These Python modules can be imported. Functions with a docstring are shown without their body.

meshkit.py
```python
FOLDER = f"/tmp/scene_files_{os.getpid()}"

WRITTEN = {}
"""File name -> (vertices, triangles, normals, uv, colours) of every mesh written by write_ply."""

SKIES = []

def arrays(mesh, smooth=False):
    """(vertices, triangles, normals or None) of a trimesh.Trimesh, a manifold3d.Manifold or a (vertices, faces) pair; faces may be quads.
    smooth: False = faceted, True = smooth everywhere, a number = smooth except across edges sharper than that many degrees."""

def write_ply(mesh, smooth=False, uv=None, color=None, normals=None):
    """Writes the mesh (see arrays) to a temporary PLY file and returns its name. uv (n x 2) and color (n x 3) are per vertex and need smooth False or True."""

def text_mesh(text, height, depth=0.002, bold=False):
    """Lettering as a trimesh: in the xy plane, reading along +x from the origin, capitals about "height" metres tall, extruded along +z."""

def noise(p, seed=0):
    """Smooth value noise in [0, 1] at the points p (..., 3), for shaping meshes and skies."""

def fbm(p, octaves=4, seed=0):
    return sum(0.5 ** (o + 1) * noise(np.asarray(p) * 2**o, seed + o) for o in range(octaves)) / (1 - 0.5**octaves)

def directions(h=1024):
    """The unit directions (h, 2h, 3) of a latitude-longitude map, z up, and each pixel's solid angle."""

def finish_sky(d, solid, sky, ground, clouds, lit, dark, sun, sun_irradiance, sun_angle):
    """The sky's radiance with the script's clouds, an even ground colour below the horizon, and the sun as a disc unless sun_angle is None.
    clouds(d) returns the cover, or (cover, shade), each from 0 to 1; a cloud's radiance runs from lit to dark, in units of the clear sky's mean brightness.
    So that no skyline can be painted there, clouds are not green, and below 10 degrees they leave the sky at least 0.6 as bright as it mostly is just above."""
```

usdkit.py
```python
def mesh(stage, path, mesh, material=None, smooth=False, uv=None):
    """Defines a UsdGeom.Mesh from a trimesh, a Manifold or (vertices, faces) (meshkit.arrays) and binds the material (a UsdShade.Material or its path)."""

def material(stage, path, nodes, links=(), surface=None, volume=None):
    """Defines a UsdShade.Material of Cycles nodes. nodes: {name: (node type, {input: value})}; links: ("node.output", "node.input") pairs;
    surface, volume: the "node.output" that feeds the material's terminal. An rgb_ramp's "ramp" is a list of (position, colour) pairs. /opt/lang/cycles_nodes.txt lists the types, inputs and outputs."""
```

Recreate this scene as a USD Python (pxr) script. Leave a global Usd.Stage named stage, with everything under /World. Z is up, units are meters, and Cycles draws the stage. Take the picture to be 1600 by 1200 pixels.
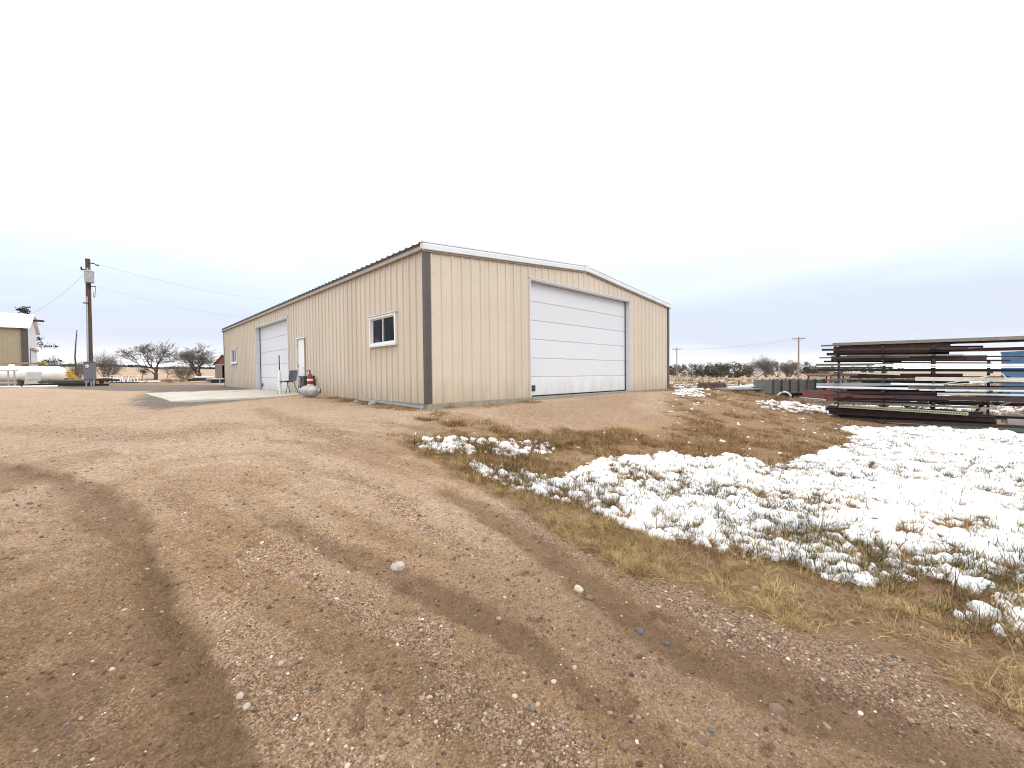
import math, random
import numpy as np, trimesh, usdkit, meshkit
from shapely.geometry import Polygon
from pxr import Usd, UsdGeom, UsdLux, UsdShade, Sdf, Gf, Vt

stage = Usd.Stage.CreateInMemory()
UsdGeom.SetStageUpAxis(stage, "Z")
UsdGeom.Xform.Define(stage, "/World")
UsdGeom.Scope.Define(stage, "/World/Looks")
A = np.array
SEED = 7
rng = np.random.default_rng(SEED)

# ------------------------------------------------------------------ camera
CAM = A([-5.333, -8.277, 0.668]); YAW, PITCH, ROLL, FPX = 0.7752, -0.0224, -0.0093, 642.9
_f = A([math.sin(YAW) * math.cos(PITCH), math.cos(YAW) * math.cos(PITCH), math.sin(PITCH)])
_r = A([math.cos(YAW), -math.sin(YAW), 0.0]); _u = np.cross(_r, _f)
CR, CU = _r * math.cos(ROLL) + _u * math.sin(ROLL), -_r * math.sin(ROLL) + _u * math.cos(ROLL); CF = _f
cam = UsdGeom.Camera.Define(stage, "/World/camera")
cam.CreateHorizontalApertureAttr(36.0); cam.CreateVerticalApertureAttr(27.0)
cam.CreateFocalLengthAttr(36.0 * FPX / 1600); cam.CreateClippingRangeAttr((0.05, 20000.0))
M = np.eye(4); M[:3, 0], M[:3, 1], M[:3, 2], M[:3, 3] = CR, CU, -CF, CAM
cam.AddTransformOp().Set(Gf.Matrix4d(*M.T.ravel().tolist()))
cam.CreateExposureAttr(0.12)

# ------------------------------------------------------------------ sky and sun (overcast, soft light from behind the camera)
SUN_EL, SUN_DIR = math.radians(38), A([0.30, -0.95])            # direction towards the sun, horizontal
SUN_ROT = math.atan2(SUN_DIR[0], SUN_DIR[1])
CLOUD = [(0.0, (1.0, 1.02, 1.06)), (.03, (.95, .97, 1.02)), (.075, (.735, .785, .92)), (.13, (.735, .805, .945)), (.20, (.85, .945, 1.015)),
         (.29, (1.06, 1.09, 1.11)), (.5, (1.5, 1.5, 1.5)), (1.0, (1.9, 1.9, 1.9))]
sky_mat = usdkit.material(stage, "/World/Looks/sky_overcast", {
    "tc": ("texture_coordinate", {}), "sep": ("separate_xyz", {}),
    "map": ("mapping", {"scale": (1.6, 1.6, 9.0)}),
    "n": ("noise_texture", {"scale": 1.3, "detail": 5.0, "roughness": 0.55}),
    "nm": ("math", {"math_type": "multiply_add", "value2": 0.17, "value3": -0.085}),
    "h": ("math", {"math_type": "add"}), "hc": ("math", {"math_type": "maximum", "value2": 0.0}),
    "ramp": ("rgb_ramp", {"ramp": CLOUD}),
    "gain": ("vector_math", {"vector2": (10.0, 10.0, 10.0), "math_type": "multiply"}),
    "sky": ("sky_texture", {"sky_type": "single_scattering", "sun_disc": False, "sun_elevation": SUN_EL, "sun_rotation": SUN_ROT}),
    "mix": ("mix", {"fac": 0.96}), "bg": ("background_shader", {"strength": 0.1})},
    [("tc.generated", "sep.vector"), ("tc.generated", "map.vector"), ("map.vector", "n.vector"), ("n.fac", "nm.value1"), ("sep.z", "h.value1"), ("nm.value", "h.value2"),
     ("h.value", "hc.value1"), ("hc.value", "ramp.fac"), ("ramp.color", "gain.vector1"), ("sky.color", "mix.color1"), ("gain.vector", "mix.color2"), ("mix.color", "bg.color")],
    surface="bg.background")
dome = UsdLux.DomeLight.Define(stage, "/World/sky")
UsdShade.MaterialBindingAPI.Apply(dome.GetPrim()).Bind(sky_mat)
dome.GetPrim().SetCustomDataByKey("label", "overcast white sky with pale blue streaks low down"); dome.GetPrim().SetCustomDataByKey("kind", "structure")
sun = UsdLux.DistantLight.Define(stage, "/World/sun")
sun.CreateIntensityAttr(0.3); sun.CreateAngleAttr(35.0); sun.CreateColorAttr(Gf.Vec3f(1.0, 0.97, 0.93)); sun.CreateNormalizeAttr(True)
_d = SUN_DIR / np.linalg.norm(SUN_DIR)
sz = A([_d[0] * math.cos(SUN_EL), _d[1] * math.cos(SUN_EL), math.sin(SUN_EL)]); sx = np.cross([0, 0, 1.0], sz); sx /= np.linalg.norm(sx); sy = np.cross(sz, sx)
S = np.eye(4); S[:3, 0], S[:3, 1], S[:3, 2] = sx, sy, sz
sun.AddTransformOp().Set(Gf.Matrix4d(*S.T.ravel().tolist()))

# ------------------------------------------------------------------ helpers: scene tree
USED = {}
def numbered(parent, name):
    n = USED.setdefault((parent, name), 0); USED[(parent, name)] += 1
    return f"{parent}/{name}" + (f"_{n:03d}" if n else "")
def tag(p, label=None, cat=None, group=None, kind=None):
    p = p.GetPrim() if hasattr(p, "GetPrim") else p
    for k, v in (("label", label), ("category", cat), ("group", group), ("kind", kind)):
        if v: p.SetCustomDataByKey(k, v)
    return p
class T:                                                     # a thing (or a part that has sub-parts); meshes are given in world coordinates
    def __init__(s, path, loc): s.path, s.loc = path, A(loc, float)
def thing(name, label, cat, loc=(0, 0, 0), group=None):
    x = UsdGeom.Xform.Define(stage, numbered("/World", name)); x.AddTranslateOp().Set(Gf.Vec3d(*map(float, loc)))
    tag(x, label, cat, group)
    return T(str(x.GetPath()), loc)
def put(parent, name, mesh, mat, smooth=False, label=None, kind=None):
    if isinstance(mesh, MB): mesh = mesh.mesh()
    v, f, n = meshkit.arrays(mesh, smooth)
    path = numbered(parent.path, name)
    m = UsdGeom.Mesh.Define(stage, path)
    m.CreatePointsAttr(Vt.Vec3fArray.FromNumpy((v - parent.loc).astype(np.float32)))
    m.CreateFaceVertexCountsAttr(Vt.IntArray.FromNumpy(np.full(len(f), 3, np.int32)))
    m.CreateFaceVertexIndicesAttr(Vt.IntArray.FromNumpy(f.astype(np.int32).ravel())); m.CreateSubdivisionSchemeAttr("none")
    if n is not None:
        m.CreateNormalsAttr(Vt.Vec3fArray.FromNumpy(n.astype(np.float32))); m.SetNormalsInterpolation("vertex")
    UsdShade.MaterialBindingAPI.Apply(m.GetPrim()).Bind(MATS[mat])
    tag(m, label, kind=kind)
    return T(path, parent.loc)
WORLD = T("/World", (0, 0, 0))
def single(name, mesh, mat, label, cat, smooth=False, group=None, kind=None):
    if isinstance(mesh, MB): mesh = mesh.mesh()
    v, f, n = meshkit.arrays(mesh, False)
    lo, hi = v.min(0), v.max(0); base = A([(lo[0] + hi[0]) / 2, (lo[1] + hi[1]) / 2, lo[2]])
    x = UsdGeom.Xform.Define(stage, numbered("/World", name)); 
    path = str(x.GetPath()); stage.RemovePrim(path)
    m = usdkit.mesh(stage, path, trimesh.Trimesh(v - base, f, process=False), MATS[mat], smooth)
    m.AddTranslateOp().Set(Gf.Vec3d(*base.tolist()))
    tag(m, label, cat, group, kind)
    return m

# ------------------------------------------------------------------ helpers: meshes
class MB:
    def __init__(s): s.v, s.f, s.n = [], [], 0
    def add(s, v, f):
        v, f = np.asarray(v, float), np.asarray(f, int)
        if len(f) and f.shape[1] == 4: f = np.vstack([f[:, [0, 1, 2]], f[:, [0, 2, 3]]])
        s.v.append(v); s.f.append(f + s.n); s.n += len(v); return s
    def addm(s, m): return s.add(m.vertices, m.faces)
    def mesh(s): return trimesh.Trimesh(np.vstack(s.v), np.vstack(s.f), process=False)
    def box(s, lo, hi, ch=0.0): return s.obox((A(lo, float) + A(hi, float)) / 2, A(hi, float) - A(lo, float), np.eye(3), ch)
    def obox(s, c, size, R=np.eye(3), ch=0.0):
        h = A(size, float) / 2; ch = min(ch, 0.45 * 2 * h.min())
        if ch <= 0:
            v = A([[x, y, z] for x in (-1, 1) for y in (-1, 1) for z in (-1, 1)]) * h
            f = A([[0, 1, 3, 2], [4, 6, 7, 5], [0, 4, 5, 1], [2, 3, 7, 6], [0, 2, 6, 4], [1, 5, 7, 3]])
            return s.add(v @ R.T + c, f)
        pts = []
        for sx_ in (-1, 1):
            for sy_ in (-1, 1):
                for sz_ in (-1, 1):
                    sg = A([sx_, sy_, sz_])
                    for k in range(3):
                        q = h - ch; q = q.copy(); q[k] = h[k]; pts.append(sg * q)
        hull = trimesh.Trimesh(A(pts)).convex_hull
        return s.add(A(hull.vertices) @ R.T + c, hull.faces)
    def bar(s, p0, p1, w, h, ch=0.0, up=(0, 0, 1)):
        p0, p1 = A(p0, float), A(p1, float); R = frame(p1 - p0, up)
        return s.obox((p0 + p1) / 2, (np.linalg.norm(p1 - p0), w, h), R, ch)
    def tube(s, pts, r, sides=8, cap=True):
        p = A(pts, float); r = np.broadcast_to(A(r, float), (len(p),))
        t = np.gradient(p, axis=0); t /= np.linalg.norm(t, axis=1, keepdims=True) + 1e-12
        ref = A([0, 0, 1.0]) if abs(t[0, 2]) < .9 else A([1.0, 0, 0])
        a = np.cross(t, ref); a /= np.linalg.norm(a, axis=1, keepdims=True) + 1e-9; b = np.cross(t, a)
        ang = np.arange(sides) * 2 * np.pi / sides
        v = (p[:, None] + r[:, None, None] * (np.cos(ang)[None, :, None] * a[:, None] + np.sin(ang)[None, :, None] * b[:, None])).reshape(-1, 3)
        i, j = np.meshgrid(np.arange(len(p) - 1), np.arange(sides), indexing="ij")
        q = np.stack([i * sides + j, i * sides + (j + 1) % sides, (i + 1) * sides + (j + 1) % sides, (i + 1) * sides + j], -1).reshape(-1, 4)
        f = np.vstack([q[:, [0, 1, 2]], q[:, [0, 2, 3]]])
        if cap:
            v = np.vstack([v, p[:1], p[-1:]]); k = len(v) - 2; e = (len(p) - 1) * sides
            f = np.vstack([f, [[k, (j_ + 1) % sides, j_] for j_ in range(sides)], [[k + 1, e + j_, e + (j_ + 1) % sides] for j_ in range(sides)]])
        return s.add(v, f)
    def lathe(s, prof, c, axis=(0, 0, 1), sides=24):
        R = frame(axis); prof = A(prof, float); ang = np.arange(sides) * 2 * np.pi / sides
        v = A([[h, r * math.cos(a), r * math.sin(a)] for r, h in prof for a in ang]) @ R.T + A(c, float)
        n = len(prof); i, j = np.meshgrid(np.arange(n - 1), np.arange(sides), indexing="ij")
        q = np.stack([i * sides + j, i * sides + (j + 1) % sides, (i + 1) * sides + (j + 1) % sides, (i + 1) * sides + j], -1).reshape(-1, 4)
        return s.add(v, q)
    def prism(s, poly, p0, p1, up=(0, 0, 1)):                  # polygon in (side, up) swept from p0 to p1
        p0, p1 = A(p0, float), A(p1, float); R = frame(p1 - p0, up)
        m = trimesh.creation.extrude_polygon(poly if isinstance(poly, Polygon) else Polygon(poly), np.linalg.norm(p1 - p0), engine="earcut")
        v = A(m.vertices); v = np.stack([v[:, 2], v[:, 0], v[:, 1]], 1)
        return s.add(v @ R.T + p0, m.faces)
def frame(d, up=(0, 0, 1)):
    d = A(d, float) / np.linalg.norm(d); up = A(up, float)
    if abs(d @ up) > .98: up = A([1.0, 0, 0])
    y = np.cross(up, d); y /= np.linalg.norm(y)
    return np.stack([d, y, np.cross(d, y)], 1)
def rotz(a): c, s = math.cos(a), math.sin(a); return A([[c, -s, 0], [s, c, 0], [0, 0, 1.0]])

# ------------------------------------------------------------------ materials
MATS = {}
def pm(name, c1, c2=None, scale=4.0, lo=.35, hi=.65, rough=.6, metal=0.0, bump=0.0, bscale=60.0, rnd=0.0, stretch=(1, 1, 1), spec=.5, detail=6.0):
    nodes = {"p": ("principled_bsdf", {"base_color": c1, "roughness": rough, "metallic": metal, "specular_ior_level": spec}), "g": ("geometry", {}), "m": ("mapping", {"scale": stretch})}
    links = [("g.position", "m.vector")]; col = None
    if c2 is not None:
        nodes["n"] = ("noise_texture", {"scale": scale, "detail": detail, "roughness": .62}); nodes["r"] = ("rgb_ramp", {"ramp": [(0, c1), (lo, c1), (hi, c2), (1, c2)]})
        links += [("m.vector", "n.vector"), ("n.fac", "r.fac")]; col = "r.color"
    if rnd:
        nodes["o"] = ("object_info", {}); nodes["mr"] = ("map_range", {"to_min": 1 - rnd, "to_max": 1 + rnd}); nodes["hs"] = ("hsv", {"color": c1})
        links += [("o.random", "mr.value"), ("mr.result", "hs.value")]
        if col: links.append((col, "hs.color"))
        col = "hs.color"
    if col: links.append((col, "p.base_color"))
    if bump:
        nodes["bn"] = ("noise_texture", {"scale": bscale, "detail": 4.0}); nodes["b"] = ("bump", {"strength": bump, "distance": .02})
        links += [("m.vector", "bn.vector"), ("bn.fac", "b.height"), ("b.normal", "p.normal")]
    MATS[name] = usdkit.material(stage, f"/World/Looks/{name}", nodes, links, surface="p.BSDF")

def wall_material(name, base, dirt, moss):
    # painted steel: slight tone shift from panel to panel, dust and splash stains on the lowest half metre
    MATS[name] = usdkit.material(stage, f"/World/Looks/{name}", {
        "g": ("geometry", {}), "o": ("object_info", {}), "sep": ("separate_xyz", {}),
        "m": ("mapping", {"scale": (1.5, 1.5, .35)}), "n": ("noise_texture", {"scale": 2.2, "detail": 6.0, "roughness": .6}),
        "n2": ("noise_texture", {"scale": 1.1, "detail": 4.0}), "n3": ("noise_texture", {"scale": 420.0, "detail": 2.0}),
        "v": ("map_range", {"to_min": .95, "to_max": 1.05}), "h": ("hsv", {"color": base}),
        "zr": ("map_range", {"from_min": 0.0, "from_max": 1.1, "to_min": .72, "to_max": 0.0, "clamp": True}),
        "st": ("math", {"math_type": "multiply"}), "st2": ("map_range", {"from_min": .16, "from_max": .55, "clamp": True}),
        "mixd": ("mix", {"color2": dirt}), "ms": ("map_range", {"from_min": .42, "from_max": .7, "to_max": .30, "clamp": True}), "mixm": ("mix", {"color2": moss}),
        "b": ("bump", {"strength": .02, "distance": .002}), "p": ("principled_bsdf", {"roughness": .46, "specular_ior_level": .4})},
        [("g.position", "m.vector"), ("m.vector", "n.vector"), ("g.position", "n2.vector"), ("g.position", "n3.vector"), ("g.position", "sep.vector"), ("o.random", "v.value"), ("v.result", "h.value"),
         ("sep.z", "zr.value"), ("zr.result", "st.value1"), ("n.fac", "st.value2"), ("st.value", "st2.value"), ("st2.result", "mixd.fac"), ("n2.fac", "ms.value"), ("ms.result", "mixm.fac"),
         ("h.color", "mixm.color1"), ("mixm.color", "mixd.color1"), ("mixd.color", "p.base_color"), ("n3.fac", "b.height"), ("b.normal", "p.normal")], surface="p.BSDF")
wall_material("tan_steel", (.54, .472, .385), (.36, .285, .19), (.48, .41, .315))
wall_material("white_door", (.60, .62, .665), (.44, .42, .38), (.56, .58, .62))
pm("brown_trim", (.062, .05, .045), (.075, .062, .056), 3, rough=.42)
pm("white_trim", (.62, .645, .68), (.54, .565, .60), 2.0, rough=.4)
pm("taupe_trim", (.34, .30, .27), (.28, .25, .22), 3, rough=.5)
pm("roof_steel", (.06, .05, .046), (.085, .07, .06), 2, rough=.5)
pm("white_vinyl", (.76, .77, .78), (.70, .71, .72), 5, rough=.35)
pm("black_rubber", (.012, .012, .013), rough=.8)
pm("black_plastic", (.02, .02, .022), (.03, .03, .03), 9, rough=.5)
pm("slate_plastic", (.035, .037, .045), (.05, .05, .06), 9, rough=.45)
pm("concrete", (.40, .37, .33), (.27, .245, .215), 6, rough=.9, bump=.25, bscale=70)
pm("concrete_dark", (.20, .19, .16), (.30, .275, .235), 3.5, rough=.9, bump=.3, bscale=45)
pm("apron_concrete", (.52, .485, .43), (.37, .325, .265), 1.3, lo=.42, hi=.78, rough=.9, bump=.2, bscale=60)
pm("screw_head", (.36, .31, .24), rough=.4)
pm("silver_paint", (.50, .50, .50), (.36, .35, .34), 6, rough=.38, metal=.55)
pm("chrome", (.55, .55, .56), rough=.25, metal=1.0)
pm("red_paint", (.30, .035, .025), (.20, .03, .025), 12, rough=.45)
pm("wood_pole", (.10, .062, .05), (.052, .036, .03), 5, rough=.9, bump=.5, bscale=14, stretch=(6, 6, .5))
pm("weathered_pole", (.30, .25, .21), (.20, .165, .14), 5, rough=.9, bump=.4, bscale=14, stretch=(6, 6, .5))
pm("grey_paint", (.135, .15, .165), (.11, .12, .135), 4, rough=.5)
pm("transformer_grey", (.36, .38, .40), (.27, .285, .30), 5, rough=.5)
pm("galvanised", (.42, .43, .45), (.32, .33, .345), 9, rough=.45, metal=.6)
pm("dark_steel", (.045, .043, .044), (.075, .066, .062), 6, rough=.7)
pm("tank_white", (.78, .78, .78), (.60, .60, .585), 2.2, lo=.45, hi=.75, rough=.45)
pm("grey_sheet", (.42, .41, .385), (.33, .325, .31), 3, rough=.6)
pm("machine_yellow", (.52, .30, .025), (.34, .19, .03), 5, rough=.5)
pm("tan_steel_dull", (.34, .285, .20), (.30, .25, .175), 3, rough=.55)
pm("white_roof", (.84, .85, .86), (.78, .79, .80), 1, rough=.4)
pm("rust_dark", (.030, .019, .017), (.062, .034, .026), 7, rough=.85, bump=.3, bscale=50)
pm("rust_brown", (.085, .052, .04), (.05, .035, .03), 6, rough=.85, bump=.3, bscale=50)
pm("maroon_paint", (.06, .018, .018), (.035, .017, .017), 5, rough=.6)
pm("red_oxide", (.135, .026, .02), (.085, .024, .02), 4, rough=.6)
pm("black_steel", (.018, .018, .02), (.035, .03, .03), 7, rough=.6)
pm("weathered_wood", (.27, .24, .205), (.15, .13, .115), 8, rough=.9, bump=.4, bscale=20, stretch=(1, 1, 8))
pm("weathered_grey", (.17, .165, .15), (.12, .12, .105), 6, rough=.8, bump=.2)
pm("white_steel", (.78, .79, .81), (.62, .63, .65), 4, lo=.5, hi=.75, rough=.45)
pm("cream_steel", (.62, .60, .53), (.50, .475, .40), 5, rough=.5)
pm("slate_steel", (.20, .22, .25), (.14, .155, .175), 4, rough=.45)
pm("bluegrey_steel", (.36, .40, .45), (.29, .32, .36), 4, rough=.4, metal=.2)
pm("olive_tan", (.24, .215, .15), (.17, .15, .10), 5, rough=.7)
pm("perforated_tan", (.42, .39, .27), (.36, .33, .22), 5, rough=.6)
pm("blue_paint", (.045, .115, .23), (.035, .085, .17), 2, rough=.45)
pm("grey_boards", (.135, .135, .13), (.085, .083, .08), 4, rough=.85, bump=.3, stretch=(1, 1, 7))
pm("red_roof", (.22, .085, .065), (.15, .06, .05), 5, rough=.75)
pm("shed_boards", (.26, .235, .215), (.18, .16, .15), 6, rough=.9, stretch=(7, 7, .6))
pm("snow_sheet", (.84, .85, .88), (.78, .80, .84), 3, rough=.8)
pm("lumber", (.38, .25, .17), (.26, .17, .12), 6, rough=.85)
pm("bark", (.105, .085, .072), (.06, .048, .042), 3, rough=.95)
pm("bark_grey", (.165, .14, .125), (.10, .085, .075), 3, rough=.95)
pm("twig", (.20, .172, .15), (.14, .12, .105), .6, rough=.95)
pm("twig_pale", (.20, .165, .14), (.13, .105, .09), .5, rough=.95)
pm("wire", (.10, .10, .11), rough=.6)
pm("dark_tarp", (.02, .045, .03), (.03, .06, .045), 6, rough=.6)
for nm, a, b in (("leaf_olive", (.095, .085, .042), (.055, .053, .03)), ("leaf_dark", (.04, .05, .032), (.062, .062, .04)), ("leaf_brown", (.115, .085, .055), (.075, .06, .042)), ("leaf_conifer", (.022, .035, .022), (.035, .045, .03))):
    pm(nm, a, b, .9, rough=.8)
for nm, a, b in (("straw", (.52, .39, .19), (.25, .165, .07)), ("rust_grass", (.29, .145, .062), (.13, .066, .034)), ("green_grass_blade", (.032, .042, .016), (.065, .062, .03)), ("sage", (.27, .215, .15), (.17, .13, .09)), ("dry_far", (.34, .27, .18), (.24, .185, .12))):
    pm(nm, a, b, 9, rough=.8, rnd=.3, spec=.2)
# pebble colours vary from stone to stone
MATS["pebble"] = usdkit.material(stage, "/World/Looks/pebble", {
    "o": ("object_info", {}), "r": ("rgb_ramp", {"ramp": [(0, (.15, .092, .055)), (.2, (.22, .14, .085)), (.42, (.31, .195, .135)), (.6, (.21, .15, .105)), (.76, (.34, .25, .18)), (.88, (.44, .36, .29)), (.945, (.60, .54, .47)), (.96, (.12, .10, .095)), (1, (.06, .055, .06))]}),
    "g": ("geometry", {}), "n": ("noise_texture", {"scale": 90.0, "detail": 4.0}), "mr": ("map_range", {"to_min": .75, "to_max": 1.2}), "h": ("hsv", {}), "p": ("principled_bsdf", {"roughness": .75})},
    [("o.random", "r.fac"), ("r.color", "h.color"), ("g.position", "n.vector"), ("n.fac", "mr.value"), ("mr.result", "h.value"), ("h.color", "p.base_color")], surface="p.BSDF")
pm("soil", (.17, .10, .055), (.11, .065, .038), 30, rough=.95, rnd=.35)
pm("soil_dark", (.095, .058, .036), (.06, .04, .028), 30, rough=.95, rnd=.3)
pm("rock_pale", (.46, .40, .35), (.33, .27, .23), 30, rough=.8, bump=.3, bscale=80)
pm("rock_brown", (.20, .13, .09), (.14, .09, .065), 25, rough=.8, bump=.3, bscale=80)
pm("rock_grey", (.13, .125, .13), (.09, .085, .09), 25, rough=.75, bump=.2, bscale=80)
pm("rock_cream", (.52, .46, .34), (.42, .35, .25), 25, rough=.75, bump=.2, bscale=80)
MATS["glass"] = usdkit.material(stage, "/World/Looks/glass", {"t": ("transparent_bsdf", {"color": (.80, .83, .83)}), "g": ("glossy_bsdf", {"color": (1, 1, 1), "roughness": .01}), "f": ("fresnel", {"IOR": 1.22}), "m": ("mix_closure", {})},
    [("f.fac", "m.fac"), ("t.BSDF", "m.closure1"), ("g.BSDF", "m.closure2")], surface="m.closure")
MATS["snow"] = usdkit.material(stage, "/World/Looks/snow", {
    "g": ("geometry", {}), "n": ("noise_texture", {"scale": 55.0, "detail": 5.0, "roughness": .65}), "b": ("bump", {"strength": .35, "distance": .012}),
    "p": ("principled_bsdf", {"base_color": (.86, .87, .89), "roughness": .75, "specular_ior_level": .25})},
    [("g.position", "n.vector"), ("n.fac", "b.height"), ("b.normal", "p.normal")], surface="p.BSDF")

# ------------------------------------------------------------------ ground shape
def sst(a, b, x):
    t = np.clip((np.asarray(x, float) - a) / (b - a), 0, 1); return t * t * (3 - 2 * t)
def G(x, y):                                                  # the smooth lie of the land; the building stands on a raised pad
    x, y = np.asarray(x, float), np.asarray(y, float)
    right = sst(13, 25, x)
    pad = sst(-7.8, -.4, y) * (1 - right)
    z = -.90 - .5 * right + .79 * pad + .05 * sst(2, 10, x) * pad
    z = z + .14 * sst(1, 7, y) * (1 - sst(2, 7, x)) + .12 * sst(9, 34, y) * (1 - sst(0, 14, x))
    z = z + 10.5 * sst(130, 520, y) * (1 - sst(150, 320, x))
    return z - .25 * sst(40, 200, x)
def ray(px, py): return CF + (px - 800) / FPX * CR - (py - 600) / FPX * CU
def at(px, py, depth): return CAM + depth * ray(px, py)
def gnd(px, py):                                              # the point of the ground seen at a pixel of the photograph
    d = ray(px, py); lo, hi = .5, 900.0
    for n_ in (500, 60, 60):
        t = np.geomspace(lo, hi, n_); p = CAM + t[:, None] * d; under = p[:, 2] <= G(p[:, 0], p[:, 1]); k = max(int(np.argmax(under)) if under.any() else n_ - 1, 1); lo, hi = t[k - 1], t[k]
    return CAM + hi * d
def down(px, depth):                                          # a point of the ground at a picture column and a depth
    p = at(px, 600, depth)
    return A([p[0], p[1], float(G(p[0], p[1]))])
def on_plane(px, py, z): d = ray(px, py); return CAM + (z - CAM[2]) / d[2] * d
def poly_world(pts): return A([gnd(*p)[:2] for p in pts])
def seg_dist(P, poly, closed=False, margin=None):
    """Distance to a polyline and the side of it; with a margin only near it."""
    if margin is not None:
        k = np.all((P > poly.min(0) - margin) & (P < poly.max(0) + margin), axis=1); d = np.full(len(P), 1e3); sd = np.full(len(P), -1.0)
        if k.any(): d[k], sd[k] = seg_dist(P[k], poly, closed)
        return d, sd
    X, Y = P[:, 0].astype(np.float32), P[:, 1].astype(np.float32); best = np.full(len(P), 1e9, np.float32); side = np.zeros(len(P), np.float32); n = len(poly)
    for i in range(n if closed else n - 1):
        (ax_, ay_), (bx_, by_) = poly[i], poly[(i + 1) % n]; ux, uy = np.float32(bx_ - ax_), np.float32(by_ - ay_); qx, qy = X - np.float32(ax_), Y - np.float32(ay_)
        t = np.clip((qx * ux + qy * uy) / (ux * ux + uy * uy + 1e-12), 0, 1); rx, ry = qx - t * ux, qy - t * uy; d = rx * rx + ry * ry
        w = d < best; best = np.where(w, d, best)
        if not closed: side = np.where(w, np.sign(ux * qy - uy * qx), side)
    return np.sqrt(best).astype(float), side.astype(float)
def arc_of(P, poly):
    """How far along a polyline the nearest point lies."""
    best, out, s0 = np.full(len(P), 1e9), np.zeros(len(P)), 0.0
    for a, b in zip(poly[:-1], poly[1:]):
        ab = b - a; L_ = np.hypot(*ab); t = np.clip(((P - a) @ ab) / L_ ** 2, 0, 1); d = np.hypot(*(P - a - t[:, None] * ab).T); w = d < best; best[w] = d[w]; out[w] = s0 + t[w] * L_; s0 += L_
    return out
def sdf(P, poly):
    """Positive inside."""
    out = np.full(len(P), -1e3); lo, hi = poly.min(0) - 2.2, poly.max(0) + 2.2
    k = np.all((P > lo) & (P < hi), axis=1); Q = P[k]
    if not len(Q): return out
    d, _ = seg_dist(Q, poly, True); ins = np.zeros(len(Q), bool); n = len(poly)
    for i in range(n):
        a, b = poly[i], poly[(i + 1) % n]
        c = ((a[1] > Q[:, 1]) != (b[1] > Q[:, 1])) & (Q[:, 0] < (b[0] - a[0]) * (Q[:, 1] - a[1]) / (b[1] - a[1] + 1e-12) + a[0])
        ins ^= c
    out[k] = np.where(ins, d, -d)
    return out
TAB = np.random.default_rng(12).random((512, 512)).astype(np.float32).ravel()
def nz(P, s, seed=0, oct_=4):                                 # fractal value noise on the plane
    out = np.zeros(len(P), np.float32); tot = 0.0
    for o in range(oct_):
        c, sn = math.cos(1.1 * o + seed), math.sin(1.1 * o + seed); k = s * 2 ** o
        x = ((P[:, 0] * c - P[:, 1] * sn) * k + 37.3 * seed + 11 * o); y = ((P[:, 0] * sn + P[:, 1] * c) * k + 91.7 * seed + 5 * o)
        xi, yi = np.floor(x), np.floor(y); tx, ty = (x - xi).astype(np.float32), (y - yi).astype(np.float32); tx, ty = tx * tx * (3 - 2 * tx), ty * ty * (3 - 2 * ty)
        i0, j0 = xi.astype(np.int64) & 511, yi.astype(np.int64) & 511; i1, j1_ = (i0 + 1) & 511, (j0 + 1) & 511; i0 *= 512; i1 *= 512
        a, b = TAB[i0 + j0], TAB[i0 + j1_]; a = a + (TAB[i1 + j0] - a) * tx; b = b + (TAB[i1 + j1_] - b) * tx
        w = .5 ** (o + 1); out += w * (a + (b - a) * ty); tot += w
    return (out / tot).astype(float)

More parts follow.
